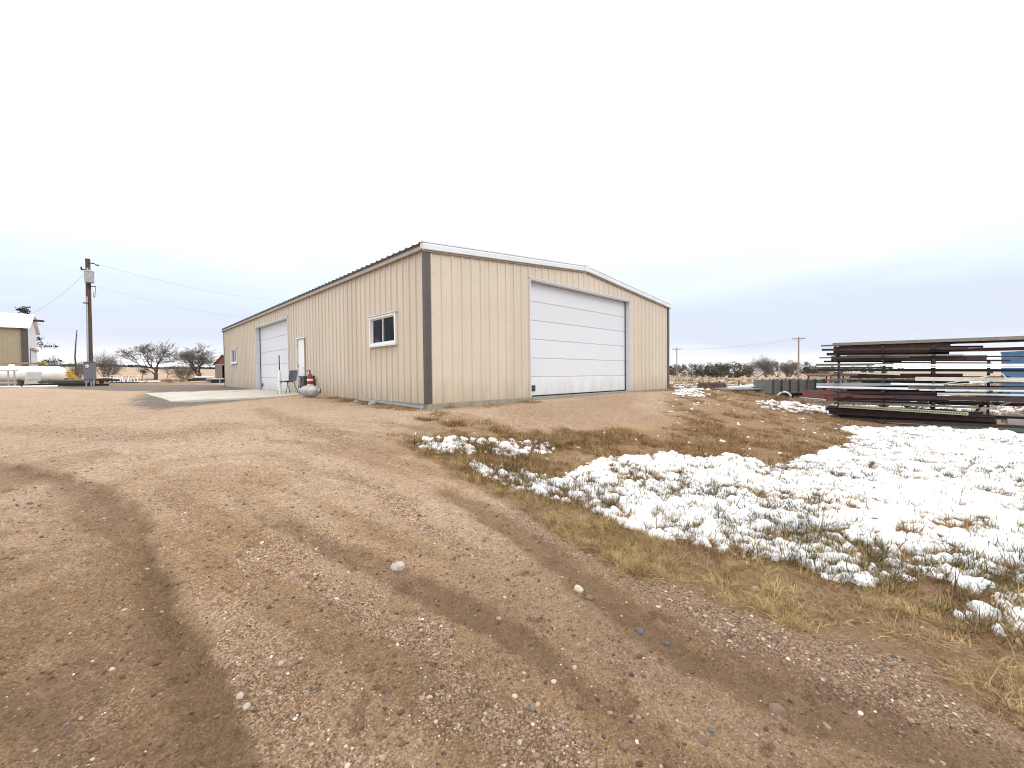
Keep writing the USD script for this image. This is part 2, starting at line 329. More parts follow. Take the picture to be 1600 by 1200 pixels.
RUT_EDGE = poly_world([(440, 1290), (402, 1200), (372, 1100), (335, 1005), (292, 950), (266, 880), (254, 820), (205, 775), (120, 745), (0, 722), (-200, 705)])
RUT_B = poly_world([(330, 760), (430, 800), (520, 850), (620, 893), (720, 945), (800, 992), (900, 1062), (1000, 1128), (1085, 1200), (1200, 1300)])
RUT_C = poly_world([(700, 770), (840, 850), (960, 945), (1090, 1040), (1210, 1085), (1370, 1140), (1560, 1200)])
GRAVEL_LINES = [(poly_world([(410, 640), (480, 668), (560, 695)]), .30, .9), (poly_world([(535, 738), (620, 785), (690, 832), (760, 872)]), .13, .9), (poly_world([(20, 668), (160, 676), (260, 682), (345, 664)]), .5, .75),
                (poly_world([(840, 800), (930, 850), (1040, 910), (1130, 965), (1280, 1030), (1420, 1070)]), .33, .95), (poly_world([(480, 905), (530, 940), (600, 985), (680, 1000)]), .14, .8), (poly_world([(365, 1010), (420, 1060), (470, 1150), (520, 1230)]), .22, .6),
                (poly_world([(690, 1090), (760, 1120), (850, 1190)]), .2, .7)]
PAD_GRAVEL = poly_world([(745, 648), (800, 634), (985, 614), (1020, 630), (1052, 655), (1000, 668), (900, 672), (800, 664)])
GREY_GRAVEL = poly_world([(185, 634), (225, 612), (60, 607), (150, 601), (350, 601), (405, 607), (420, 623), (320, 634), (240, 641)])
BROWN_ZONE = poly_world([(610, 668), (690, 645), (800, 668), (920, 676), (1050, 668), (1040, 616), (1110, 608), (1270, 632), (1345, 672), (1300, 700), (1180, 730), (1050, 712), (930, 722), (840, 742), (730, 724), (650, 700)])
VERGE = poly_world([(630, 682), (700, 712), (780, 755), (850, 785), (910, 800), (960, 822), (1060, 860), (1200, 900), (1300, 925), (1400, 935), (1500, 965), (1610, 1010), (1700, 1120), (1500, 1060), (1330, 985), (1200, 960), (1120, 930), (1040, 905), (950, 890), (880, 850), (820, 800), (740, 750), (660, 715)])
VERGE2 = poly_world([(1380, 980), (1480, 990), (1600, 1040), (1720, 1150), (1640, 1170), (1520, 1100), (1420, 1040)])
SNOW_MAIN = np.vstack([poly_world([(735, 722), (790, 722), (840, 735), (875, 741), (930, 721), (985, 715), (1050, 709), (1110, 717), (1150, 711), (1200, 725), (1245, 719), (1292, 701), (1335, 690), (1305, 664), (1400, 667), (1500, 668), (1620, 676)]),
                       A([[14.5, -10.8], [14.5, -14], [4, -13.5]]),
                       poly_world([(1640, 930), (1600, 918), (1570, 902), (1528, 930), (1482, 906), (1425, 892), (1392, 915), (1330, 912), (1288, 904), (1240, 882), (1200, 872), (1165, 880), (1125, 868), (1070, 848), (1020, 842), (960, 815), (905, 788), (850, 778), (790, 756), (745, 737)])])
SNOW_B = poly_world([(640, 690), (680, 682), (740, 688), (800, 684), (862, 692), (868, 704), (800, 712), (740, 710), (690, 709), (655, 700)])
SNOW_C = poly_world([(1478, 962), (1500, 940), (1540, 932), (1585, 925), (1640, 940), (1660, 1000), (1600, 1003), (1545, 985), (1500, 975)])
SNOW_D = poly_world([(1048, 606), (1090, 604), (1110, 612), (1120, 620), (1085, 622), (1060, 616)])
SNOW_E = poly_world([(1190, 628), (1290, 626), (1420, 624), (1600, 620), (1700, 625), (1660, 658), (1500, 652), (1330, 650), (1240, 646), (1200, 638)])
MAIN = np.vstack([SNOW_MAIN])

def fields(P):
    """Everything the ground knows about a point: relief, and the masks of wet ruts, gravel, turf, pale sand, grey stone and snow depth."""
    n1, n2, n3 = nz(P, .9, 1), nz(P, 4.2, 2), nz(P, 17., 3, 3)
    r = np.hypot(P[:, 0] - CAM[0], P[:, 1] - CAM[1])
    wob = (n2 - .5) * .22 + (n3 - .5) * .10; wob4 = (nz(P, 2.1, 14, 3) - .5) * .5
    d, sd = seg_dist(P, RUT_EDGE, margin=7); d = d * sd; arc = arc_of(P, RUT_EDGE)                   # left of the edge is positive on the muddy side
    d = d + wob * .55 + wob4 * .12
    wid = .42 + .22 * (n1 - .5) * 2
    db, sdb = seg_dist(P, RUT_B, margin=6)
    along = P @ (A([RUT_B[-1] - RUT_B[1]])[0] / np.linalg.norm(RUT_B[-1] - RUT_B[1])); cross = np.clip(db, 0, 20) * sdb; onroad = 1 - sst(2.2, 4.0, db)
    st1 = nz(np.column_stack([cross * 5.0, along * .55]), 1.0, 41, 3); st2 = nz(np.column_stack([cross * 19.0, along * 1.1]), 1.0, 42, 3); st3 = nz(np.column_stack([d * 9.0, along * .7]), 1.0, 43, 3)
    mud = sst(-.06, .08, d + .5 * wob4 * sst(-3.5, -1.5, P[:, 1])) * (.62 + .8 * st3) * (1 - sst(wid * .5, wid * 1.9, d + wob4)) * (.62 + .8 * (n1 - .25) + .5 * (n2 - .5))
    far_mud = .85 * sst(.05, .9, d) * sst(.40, .62, n1 * .6 + n2 * .4)
    wb = (1 - sst(.06, .15, np.abs(cross + .02) + wob * .5 + wob4 * .15)) * (.55 + .45 * sst(.30, .5, nz(P, 1.3, 9)))
    dc, _ = seg_dist(P, RUT_C, margin=4); wc = (1 - sst(.05, .20, dc + wob * .6 + wob4 * .3)) * (.35 + .5 * sst(.4, .6, nz(P, 1.6, 10)))
    damp = .52 * sst(-4.6, -6.9, P[:, 1]) * (.5 + n1); pits = sst(.70, .82, nz(P, 8.0, 51, 3)) * sst(.45, .65, nz(P, .7, 52, 2))
    wb = wb * sst(.1, 1.8, arc_of(P, RUT_B)); mud = mud * (.35 + .65 * sst(-1.2, -4.0, P[:, 1]))
    mud = mud * (.62 + .55 * (1 - sst(.10, .34, d)))
    wet = np.clip(damp + .35 * pits + .24 * onroad * sst(.52, .66, st1) + np.maximum.reduce([mud, far_mud * (.5 + st3), wb * (.40 + .3 * n2 + .35 * st2), wc * (.35 + .35 * n2 + .35 * st2)]), 0, 1)
    gr = np.zeros(len(P))
    for line, w, k in GRAVEL_LINES:
        q, _ = seg_dist(P, line, margin=2); gr = np.maximum(gr, k * (1 - sst(w * .35, w * 1.25, q + wob * 1.3)))
    padg = sdf(P, PAD_GRAVEL) + wob * 2 + 2.2 * (nz(P, .7, 15) - .5) + wob4; gr = np.maximum(gr, .75 * sst(0, .8, padg))
    gr = np.maximum(gr, .55 * sst(.5, .68, nz(P, 1.9, 11)) * sst(.4, .6, nz(P, .5, 13)))
    grey = sst(-.2, .5, sdf(P, GREY_GRAVEL) + wob * 3)
    brown = sst(-.25, .35, sdf(P, BROWN_ZONE) + wob * 3) * (1 - .9 * sst(0, .8, padg))
    ox, oy = np.maximum(np.maximum(-P[:, 0], P[:, 0] - 12.58), 0), np.maximum(np.maximum(-P[:, 1], P[:, 1] - 23.43), 0); wd = np.hypot(ox, oy)
    foot = (1 - sst(.25, .95, wd + wob * 2)) * ((P[:, 1] < 5.4) & (P[:, 0] < 3.3) | (P[:, 0] > 9.3)) * (P[:, 1] < 8)
    brown = np.maximum(brown, foot * .9)
    verge = np.maximum(sst(-.14, .18, sdf(P, VERGE) + wob * 1.6 + wob4 * .8), .8 * sst(-.1, .2, sdf(P, VERGE2) + wob))
    wide = sst(14, 22, P[:, 0]) + sst(26, 40, P[:, 1] + wob * 6)
    smain = np.maximum.reduce([sdf(P, SNOW_MAIN), sdf(P, SNOW_B) , sdf(P, SNOW_C), sdf(P, SNOW_D), sdf(P, SNOW_E)])
    turf = np.clip(np.maximum.reduce([brown * (.45 + .9 * (n2 - .25)), verge, sst(-.2, .15, smain + wob), .9 * np.clip(wide, 0, 1)]), 0, 1)
    # snow: soft lumps lying on grass clumps, with holes where the clumps stand through
    m5, m12 = nz(P, 2.7, 21, 3), nz(P, 9.5, 22, 3)
    dens = nz(P, .55, 23, 2); isl = np.maximum(sdf(P, SNOW_D), sdf(P, SNOW_E))
    big = sst(.0, 1.0, smain)
    sparse = sst(.45, .1, dens) 
    thr = .462 - .02 * big - .055 * sst(-4.6, -6.2, P[:, 1]) + .025 * sst(1.0, 4.5, P[:, 0]) + .05 * sparse - .045 * sst(.55, .72, dens) - .02 * sst(2.5, 5.0, P[:, 0] - .2 * P[:, 1])
    thr = np.where(isl > -1.0, .5, thr)
    thr = np.where(sdf(P, SNOW_B) > -.4, .47, thr)
    lump = .30 * m5 + .34 * m12 + .36 * nz(P, 21., 24, 2)
    edge = sst(-.06, .10, smain + wob * 1.1 + np.where((isl > -1.5) | (P[:, 0] > 7.5), 1.6 * (nz(P, .8, 27) - .55) + wob4, 0))
    cover = (lump - thr) * edge - .06 * (1 - edge)
    # odd specks of snow all through the brown zone
    speck = (nz(P, 6.5, 31, 3) - .785) * sst(.0, .5, sdf(P, BROWN_ZONE)) * .9
    far_patch = np.where(P[:, 0] > 15, (nz(P * A([1, 1.0]), .42, 33, 4) - .60) * 1.2, -1)
    cover = np.maximum.reduce([cover, np.where(brown > .3, speck, -1), far_patch])
    snow = np.where(cover > 0, .030 * np.sqrt(np.clip(cover, 0, 1) * 3.2) + .07 * cover + .018 * (m12 - .5) + .018 * (n3 - .5), np.maximum(cover * 1.2, -.05))
    fade = 1 / (1 + (r / 60) ** 2)
    rough = .10 * (n1 - .5) * sst(1.5, 6, r) + .022 * (n2 - .5) + .010 * (n3 - .5) * (.4 + gr)
    rough = rough + turf * (.055 * (m5 - .5) + .05 * (m12 - .5))
    rough = rough - .035 * mud * sst(.0, .08, d) + .012 * np.exp(-((d + .03) / .05) ** 2) - .018 * wb - .022 * wc + .01 * np.exp(-((dc - .2) / .07) ** 2)
    lugs = sst(.02, .06, d) * (1 - sst(.34, .42, d)) * np.sin(2 * np.pi * (arc / .085 + np.abs(d - .2) * 7 + .3 * n2)) * (.4 + 1.2 * sst(.4, .6, nz(P, 1.1, 54, 2)))
    treads = .007 * lugs * mud + mud * .012 * np.sin(nz(P, 1.2, 5) * 14 + d * 46) * sst(.45, .6, n1 + .1)
    rough = (rough - .016 * pits + .010 * (nz(P, 30., 53, 2) - .5) + treads + onroad * (.020 * (st1 - .5) + .009 * (st2 - .5)) + .014 * mud * (st3 - .5)) * fade
    near = ((P[:, 0] > -1.2) & (P[:, 0] < 13.5) & (P[:, 1] > -1.2) & (P[:, 1] < 25))
    rough = np.where(near, rough * .35, rough)
    dry = sst(-5.6, -.2, P[:, 1] + .8 * (n1 - .5) * 2) * (1 - sst(11, 16, P[:, 0]))
    pale = np.clip(dry * (.62 + .7 * nz(P, 1.4, 17)) + .55 * sst(.42, .66, .5 * nz(P, 1.0, 12) + .5 * np.where(onroad > .3, st1 * -1 + 1, .5)) * .9 + .5 * sst(.0, .3, dc) * (1 - sst(.3, .8, dc)), 0, 1) * (1 - wet)
    return dict(rough=rough, wet=wet, gravel=np.clip(gr * (1 - .85 * mud), 0, 1), turf=turf, pale=pale, grey=grey, verge=verge, brown=brown, snow=snow, smain=smain, r=r, dens=dens)

# ------------------------------------------------------------------ ground mesh: fine in front of the house, coarser behind the camera, out to the horizon
def grid():
    a0 = YAW
    fine = np.linspace(a0 - .96, a0 + .96, 780)
    rest = np.linspace(a0 + .96, a0 - .96 + 2 * np.pi, 90)[1:-1]
    ang = np.concatenate([fine, rest])
    rad = np.concatenate([[.05, .3, .6], np.geomspace(.95, 45, 660), np.geomspace(46, 4000, 100)])
    return ang, rad
ANG, RAD = grid()
aa, rr = np.meshgrid(ANG, RAD, indexing="xy")
PX, PY = CAM[0] + rr * np.sin(aa), CAM[1] + rr * np.cos(aa)
P2 = np.column_stack([PX.ravel(), PY.ravel()])
F = fields(P2)
Z = G(P2[:, 0], P2[:, 1]) + F["rough"]
nr, na = aa.shape
i, j = np.meshgrid(np.arange(nr - 1), np.arange(na), indexing="ij"); j1 = (j + 1) % na
q = np.stack([i * na + j, (i + 1) * na + j, (i + 1) * na + j1, i * na + j1], -1).reshape(-1, 4)
FACES = np.vstack([q[:, [0, 2, 1]], q[:, [0, 3, 2]]])
GV = np.column_stack([P2, Z])
def attr_mesh(path, v, f, mat, attrs):
    m = usdkit.mesh(stage, path, trimesh.Trimesh(v, f, process=False), MATS[mat], True)
    api = UsdGeom.PrimvarsAPI(m)
    for k, a in attrs.items():
        api.CreatePrimvar(k, Sdf.ValueTypeNames.FloatArray, "vertex").Set(Vt.FloatArray.FromNumpy(np.asarray(a, np.float32)))
    return m
# dirt: sandy loam with grit; wet ruts darker; grass thatch; crushed grey stone round the slab
gn = {"g": ("geometry", {}), "p": ("principled_bsdf", {"roughness": .92, "specular_ior_level": .25}),
      "nA": ("noise_texture", {"scale": 1.7, "detail": 8.0, "roughness": .65}), "rA": ("rgb_ramp", {"ramp": [(.25, (.245, .143, .062)), (.5, (.34, .208, .095)), (.75, (.43, .276, .136))]}),
      "nB": ("noise_texture", {"scale": 26.0, "detail": 6.0, "roughness": .75}), "rB": ("rgb_ramp", {"ramp": [(.30, (.42, .40, .38)), (.5, (1, 1, 1)), (.72, (1.36, 1.33, 1.28))]}),
      "mulB": ("mix", {"mix_type": "multiply", "fac": 1.0}),
      "vor": ("voronoi_texture", {"scale": 120.0, "randomness": 1.0}), "vc": ("separate_color", {}), "rV": ("rgb_ramp", {"ramp": [(0, (.07, .042, .024)), (.2, (.18, .105, .05)), (.45, (.37, .225, .12)), (.66, (.46, .30, .20)), (.82, (.60, .45, .34)), (.93, (.76, .65, .54)), (1, (.10, .075, .06))]}),
      "rG": ("rgb_ramp", {"ramp": [(0, (.07, .064, .058)), (.4, (.13, .118, .105)), (.8, (.19, .17, .15)), (1, (.33, .30, .27))]}),
      "aw": ("attribute", {"attribute": "wet"}), "ag": ("attribute", {"attribute": "gravel"}), "at": ("attribute", {"attribute": "turf"}), "ap": ("attribute", {"attribute": "pale"}), "agy": ("attribute", {"attribute": "grey"}),
      "wm": ("math", {"math_type": "multiply", "value2": .70, "use_clamp": True}), "pmx": ("mix", {"color2": (.58, .455, .345)}), "pf": ("math", {"math_type": "multiply", "value2": .85}),
      "gf": ("math", {"math_type": "multiply_add", "value2": .58, "value3": .36}), "gmix": ("mix", {}), "wmix": ("mix", {"color2": (.125, .073, .040)}),
      "nD": ("noise_texture", {"scale": 7.5, "detail": 9.0, "roughness": .82}), "rD": ("rgb_ramp", {"ramp": [(.30, (.60, .575, .55)), (.46, (.96, .95, .94)), (.58, (1.05, 1.045, 1.04)), (.72, (1.28, 1.26, 1.24))]}), "mulD": ("mix", {"mix_type": "multiply", "fac": 1.0}),
      "nC": ("noise_texture", {"scale": 95.0, "detail": 4.0, "roughness": .7}), "rC": ("rgb_ramp", {"ramp": [(.28, (.38, .35, .32)), (.44, (.92, .91, .90)), (.6, (1.08, 1.07, 1.05)), (.75, (1.45, 1.42, 1.36))]}), "mulC": ("mix", {"mix_type": "multiply", "fac": .9}),
      "nT": ("noise_texture", {"scale": 34.0, "detail": 7.0, "roughness": .7}), "rT": ("rgb_ramp", {"ramp": [(.28, (.075, .043, .022)), (.46, (.20, .12, .06)), (.6, (.31, .205, .105)), (.78, (.46, .345, .195))]}),
      "tmix": ("mix", {}), "tf": ("math", {"math_type": "multiply", "value2": .92}), "ymix": ("mix", {}), "yf": ("math", {"math_type": "multiply", "value2": .9}),
      "rgh": ("map_range", {"to_min": .95, "to_max": .62}),
      "hs": ("math", {"math_type": "multiply_add", "value2": .35}), "bump": ("bump", {"strength": 1.0, "distance": .016}),
      "bump2": ("bump", {"strength": .5, "distance": .02}), "vd": ("math", {"math_type": "subtract", "value1": 1.0})}
gl = [("g.position", f"{k}.vector") for k in ("nA", "nB", "vor", "nT", "nC", "nD")] + [("nA.fac", "rA.fac"), ("nB.fac", "rB.fac"), ("rA.color", "pmx.color1"), ("ap.fac", "pf.value1"), ("pf.value", "pmx.fac"),
      ("pmx.color", "mulB.color1"), ("rB.color", "mulB.color2"), ("vor.color", "vc.color"), ("vc.r", "rV.fac"), ("vc.g", "rG.fac"), ("ag.fac", "gf.value1"), ("gf.value", "gmix.fac"), ("mulB.color", "gmix.color1"), ("rV.color", "gmix.color2"),
      ("agy.fac", "yf.value1"), ("yf.value", "ymix.fac"), ("gmix.color", "ymix.color1"), ("rG.color", "ymix.color2"), ("aw.fac", "wm.value1"), ("wm.value", "wmix.fac"), ("ymix.color", "wmix.color1"), ("nC.fac", "rC.fac"), ("wmix.color", "mulC.color1"), ("rC.color", "mulC.color2"),
      ("nT.fac", "rT.fac"), ("at.fac", "tf.value1"), ("tf.value", "tmix.fac"), ("nD.fac", "rD.fac"), ("mulC.color", "mulD.color1"), ("rD.color", "mulD.color2"), ("mulD.color", "tmix.color1"), ("rT.color", "tmix.color2"), ("tmix.color", "p.base_color"),
      ("aw.fac", "rgh.value"), ("rgh.result", "p.roughness"), ("vor.distance", "vd.value2"), ("vd.value", "hs.value1"), ("nC.fac", "hs.value3"), ("hs.value", "bump.height"), ("nT.fac", "bump2.height"), ("bump.normal", "bump2.normal"), ("bump2.normal", "p.normal")]
MATS["ground"] = usdkit.material(stage, "/World/Looks/ground", gn, gl, surface="p.BSDF")
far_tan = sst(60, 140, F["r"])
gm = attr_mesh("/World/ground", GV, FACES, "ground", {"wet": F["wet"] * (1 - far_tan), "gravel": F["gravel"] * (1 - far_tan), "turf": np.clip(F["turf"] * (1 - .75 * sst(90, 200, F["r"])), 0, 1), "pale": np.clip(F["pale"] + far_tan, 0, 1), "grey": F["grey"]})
tag(gm, "bare tan dirt and gravel yard with wet tyre ruts, running to the horizon", None, kind="structure")
sv = GV.copy(); sv[:, 2] += F["snow"]
keep = (F["snow"][FACES] > 0.0).any(1) & (F["r"][FACES[:, 0]] < 130) & (F["r"][FACES[:, 0]] > .9)
used = np.unique(FACES[keep]); remap = np.full(len(sv), -1); remap[used] = np.arange(len(used))
sm = attr_mesh("/World/snow", sv[used], remap[FACES[keep]], "snow", {})
tag(sm, "thin broken snow lying over the grass on the right", None, kind="stuff")
def height(P):
    f = fields(P); return G(P[:, 0], P[:, 1]) + f["rough"], f
def GZ(x, y): return float(height(A([[x, y]]))[0][0])

# ------------------------------------------------------------------ the tan metal building
W, L, H, RISE = 12.58, 23.43, 3.66, .559
GD0, GD1, GDH = 3.498, 9.206, 3.496          # gable garage door
LW0, LW1, LWZ0, LWZ1 = 1.347, 2.818, 1.503, 2.304
LD0, LD1, LDH = 10.263, 15.438, 3.155
MD0, MD1, MDH = 8.283, 9.21, 2.174
FW0, FW1, FWZ0, FWZ1 = 19.7, 21.2, 1.50, 2.35
hb = thing("metal_building", "long tan ribbed steel workshop with white rake trim and two white overhead doors", "building")
PITCHF = lambda x: H + RISE * (1 - abs(x - W / 2) / (W / 2))
RS = .3048
def ribs(u0, u1):
    b = [(u0, 0.0), (u1, 0.0)]
    for k in range(int(u0 / RS) - 1, int(u1 / RS) + 2):
        c = k * RS + .14
        for du, o in ((-.034, 0), (-.014, .028), (.014, .028), (.034, 0), (.118, 0), (.128, .004), (.146, .004), (.156, 0)):
            if u0 + 1e-4 < c + du < u1 - 1e-4: b.append((c + du, o))
    return sorted(b)
def wall(length, place, top, openings, mat="tan_steel", name="wall_panel", extra=(), base=0.0):
    n = int(math.ceil(length / .9144))
    for k in range(n):
        u0, u1 = k * .9144 + (.002 if k else 0), min(length, (k + 1) * .9144)
        b = ribs(u0, u1)
        cuts = sorted({x for o in openings for x in o[:2] if u0 < x < u1} | {x for x in extra if u0 < x < u1})
        xs = sorted({x for x, _ in b} | set(cuts)); bx, bo = zip(*b)
        mb = MB()
        for a, c in zip(xs[:-1], xs[1:]):
            if c - a < 1e-5: continue
            oa, oc = np.interp(a, bx, bo), np.interp(c, bx, bo); mid = (a + c) / 2
            spans = [(base, None)]
            for o in openings:
                if o[0] <= mid <= o[1]: spans = ([(base, o[2])] if o[2] > base + .01 else []) + [(o[3], None)]
            for z0, z1 in spans:
                v = [place(a, oa, z0), place(c, oc, z0), place(c, oc, top(c) if z1 is None else z1), place(a, oa, top(a) if z1 is None else z1)]
                mb.add(v, [[0, 1, 2, 3]])
        whole = [o for o in openings if o[0] <= u0 + .01 and o[1] >= u1 - .01 and o[2] > base + .01]
        if whole:                                             # a sheet cut right through by a window is two pieces
            zc = (whole[0][2] + whole[0][3]) / 2; h_ = mb.mesh(); h_.merge_vertices(); v_, f_ = A(h_.vertices), A(h_.faces); up_ = v_[f_].mean(1)[:, 2] > zc
            for k_ in (up_, ~up_): h_ = trimesh.Trimesh(v_, f_[k_], process=False); h_.remove_unreferenced_vertices(); put(hb, name, h_, mat)
        elif mb.n: put(hb, name, mb, mat)
wall(W, lambda u, o, z: (u, -o, z), PITCHF, [(GD0, GD1, 0, GDH)], extra=(W / 2,))
wall(L, lambda u, o, z: (-o, u, z), lambda u: H, [(LW0, LW1, LWZ0, LWZ1), (LD0, LD1, 0, LDH), (MD0, MD1, 0, MDH), (FW0, FW1, FWZ0, FWZ1)])
wall(W, lambda u, o, z: (u, L + o, z), PITCHF, [], extra=(W / 2,))
wall(L, lambda u, o, z: (W + o, u, z), lambda u: H, [])
put(hb, "foundation", MB().box((-.02, -.035, -.62), (W + .02, L + .02, -.002), .01), "concrete_dark")
# screw heads along the girts
mb = MB()
for z in (.09, 1.05, 2.15, 3.1):
    for k in range(int(W / RS) + 1):
        u = k * RS + .14 + .055
        if u < W - .1 and not (GD0 < u < GD1 and z < GDH): mb.obox((u, -.004, z), (.014, .01, .014))
    for k in range(int(L / RS) + 1):
        u = k * RS + .14 + .055
        if u < L - .1 and not any(a - .05 < u < b + .05 and z0 - .1 < z < z1 + .05 for a, b, z0, z1 in ((LW0, LW1, LWZ0, LWZ1), (LD0, LD1, 0, LDH), (MD0, MD1, 0, MDH), (FW0, FW1, FWZ0, FWZ1))): mb.obox((-.004, u, z), (.01, .014, .014))
put(hb, "screw_heads", mb, "screw_head", kind="stuff")
# corner posts
for x, y, sx_, sy_ in ((0, 0, -1, -1), (W, 0, 1, -1), (0, L, -1, 1), (W, L, 1, 1)):
    t = .042
    put(hb, "corner_trim", MB().box((min(x + sx_ * t, x - sx_ * .095), min(y + sy_ * (t - .008), y + sy_ * t), .0), (max(x + sx_ * t, x - sx_ * .095), max(y + sy_ * (t - .008), y + sy_ * t), H - .02), .002)
        .box((min(x + sx_ * (t - .008), x + sx_ * t), min(y + sy_ * (t - .009), y - sy_ * .095), .0), (max(x + sx_ * (t - .008), x + sx_ * t), max(y + sy_ * (t - .009), y - sy_ * .095), H - .02), .002), "brown_trim")
# roof sheets, each 0.91 m wide with ribs
sl = RISE / (W / 2)
for side in (0, 1):
    for k in range(int(math.ceil((L + .16) / .9144))):
        u0, u1 = -.08 + k * .9144 + (.003 if k else 0), min(L + .08, -.08 + (k + 1) * .9144)
        mb = MB(); b = [(u0, 0)]
        for m_ in range(3):
            c = u0 + .15 + m_ * RS
            if c + .05 < u1: b += [(c - .036, 0), (c - .016, .034), (c + .016, .034), (c + .036, 0)]
        b.append((u1, 0))
        for (a, oa), (c, oc) in zip(b[:-1], b[1:]):
            e0 = -.13; z0 = H + .088 + sl * e0; z1 = H + .088 + RISE
            q4 = [(e0, a, z0 + oa), (e0, c, z0 + oc), (W / 2, c, z1 + oc), (W / 2, a, z1 + oa)]; q4b = [(x, y, z - .012 - o) for (x, y, z), o in zip(q4, (oa, oc, oc, oa))]
            v = A(q4 + q4b)
            if side: v[:, 0] = W - v[:, 0]
            mb.add(v, [[0, 1, 2, 3], [4, 7, 6, 5], [0, 4, 5, 1]])
        put(hb, "roof_panel", mb, "roof_steel")
put(hb, "ridge_cap", MB().prism([(-.2, -.008), (0, .03), (.2, -.008), (.2, .0), (0, .04), (-.2, .0)], (W / 2, -.02, H + RISE + .125), (W / 2, L + .02, H + RISE + .125)), "roof_steel")
for x, s_ in ((0, -1), (W, 1)):
    put(hb, "eave_trim", MB().box((min(x + s_ * .045, x + s_ * .10), -.06, H - .07), (max(x + s_ * .045, x + s_ * .10), L + .06, H + .025), .004), "taupe_trim")
    put(hb, "eave_closure", MB().box((min(x - s_ * .02, x + s_ * .112), -.055, H + .0255), (max(x - s_ * .02, x + s_ * .112), L + .055, H + .075)), "roof_steel")
# rake trim in lengths, left and right slope
for y, s_ in ((0, -1), (L, 1)):
    for a, c in ((-.12, 2.1), (2.105, 4.7), (4.705, W / 2 - .14), (W / 2 + .14, W - 4.7), (W - 4.695, W - 2.1), (W - 2.095, W + .12)):
        pts = lambda x: H + .055 + RISE * (1 - abs(x - W / 2) / (W / 2))
        p0, p1 = A([a, y, pts(a)]), A([c, y, pts(c)]); o = A([0, s_, 0])
        sgn = -s_
        prof = Polygon([(-.04, .075), (.075, .075), (.085, .06), (.085, .03), (.072, .022), (.108, -.02), (.108, -.125), (.098, -.135), (.045, -.135), (.045, -.10), (-.04, -.10)])
        if s_ > 0: prof = Polygon([(-x_, z_) for x_, z_ in prof.exterior.coords])
        # side axis of frame(): cross(up, d) = +y for d along +x
        prof = Polygon([(-x_, z_) for x_, z_ in prof.exterior.coords])
        put(hb, "rake_trim", MB().prism(prof, p0, p1), "white_trim", smooth=20)
        put(hb, "soffit_trim", MB().prism([(-.062 * sgn * 1, -.172), (-.062 * sgn, -.139), (-.036 * sgn, -.139), (-.036 * sgn, -.172)], p0 + (0, 0, 0), p1), "taupe_trim")
    zr = H + .055 + RISE
    put(hb, "peak_box", MB().prism([(-.15, -.145), (.15, -.145), (.152, .066), (0, .078), (-.152, .066)], (W / 2, y + s_ * .114, zr), (W / 2, y - s_ * .05, zr)), "white_trim")

def overhead_door(pl, u0, u1, h, n, depth=.26, vent=True):
    """pl(u, inward, z) -> world; recessed sectional door with jambs and head."""
    def bx(a, b, ch=.003):
        v0, v1 = A(pl(*a)), A(pl(*b)); return MB().box(np.minimum(v0, v1), np.maximum(v0, v1), ch)
    put(hb, "door_jamb", bx((u0, -.046, -.002), (u0 + .035, depth, h - .04)), "white_trim"); put(hb, "door_jamb", bx((u1 - .035, -.046, -.002), (u1, depth, h - .04)), "white_trim")
    put(hb, "door_head", bx((u0, -.05, h - .04), (u1, depth, h)), "white_trim")
    put(hb, "drip_edge", bx((u0 - .03, -.066, h + .002), (u1 + .03, -.0, h + .022)), "white_trim")
    dr = bx((u0 + .037, depth - .045, .03), (u1 - .037, depth - .035, h - .045), 0); T_ = put(hb, "overhead_door", dr, "white_door")
    a0, a1 = u0 + .06, u1 - .06; sh = (h - .045 - .035) / n
    for k in range(n):
        z0, z1 = .035 + k * sh, .035 + (k + 1) * sh - .008
        mb = bx((a0, depth - .10, z0), (a1, depth - .047, z1), .008)
        put(T_, "door_section", mb, "white_door")
    for k in range(1, n): put(T_, "section_joint", bx((a0 + .01, depth - .07, .035 + k * sh - .0082), (a1 - .01, depth - .048, .035 + k * sh - .0005), 0), "galvanised")
    put(T_, "side_seal", bx((u0 + .036, depth - .11, .02), (u0 + .058, depth - .046, h - .05), 0), "white_vinyl"); put(T_, "side_seal", bx((u1 - .058, depth - .125, .02), (u1 - .036, depth - .046, h - .05), 0), "black_rubber")
    put(T_, "bottom_seal", bx((a0, depth - .11, .003), (a1, depth - .05, .033), 0), "black_rubber")
    return T_, bx
T1, bx1 = overhead_door(lambda u, i_, z: (u, i_, z), GD0, GD1, GDH, 6)
put(T1, "vent", bx1((3.72, .13, .17), (3.90, .162, .345), .004), "black_plastic")
T2, bx2 = overhead_door(lambda u, i_, z: (i_, u, z), LD0, LD1, LDH, 5)
put(T2, "vent", bx2((15.02, .13, .19), (15.18, .162, .36), .004), "black_plastic")
# entry door
def bxl(a, b, ch=.003): v0, v1 = A(a, float), A(b, float); return MB().box(np.minimum(v0, v1), np.maximum(v0, v1), ch)
put(hb, "entry_frame", bxl((-.045, MD0, 0), (.10, MD0 + .04, MDH - .04)), "taupe_trim"); put(hb, "entry_frame", bxl((-.045, MD1 - .04, 0), (.10, MD1, MDH - .04)), "white_trim"); put(hb, "entry_frame", bxl((-.05, MD0 - .01, MDH - .04), (.10, MD1 + .01, MDH + .01)), "white_trim")
ed = put(hb, "entry_door", bxl((.012, MD0 + .043, .012), (.055, MD1 - .043, MDH - .044), .004), "white_vinyl")
put(ed, "handle", MB().tube([(-.05, MD0 + .12, 1.0), (-.05, MD0 + .25, 1.0)], .013).tube([(.012, MD0 + .13, 1.0), (-.05, MD0 + .13, 1.0)], .012).lathe([(0, -.022), (.03, -.02), (.03, 0), (0, 0)], (.012, MD0 + .13, 1.0), (1, 0, 0), 12), "chrome", 40)
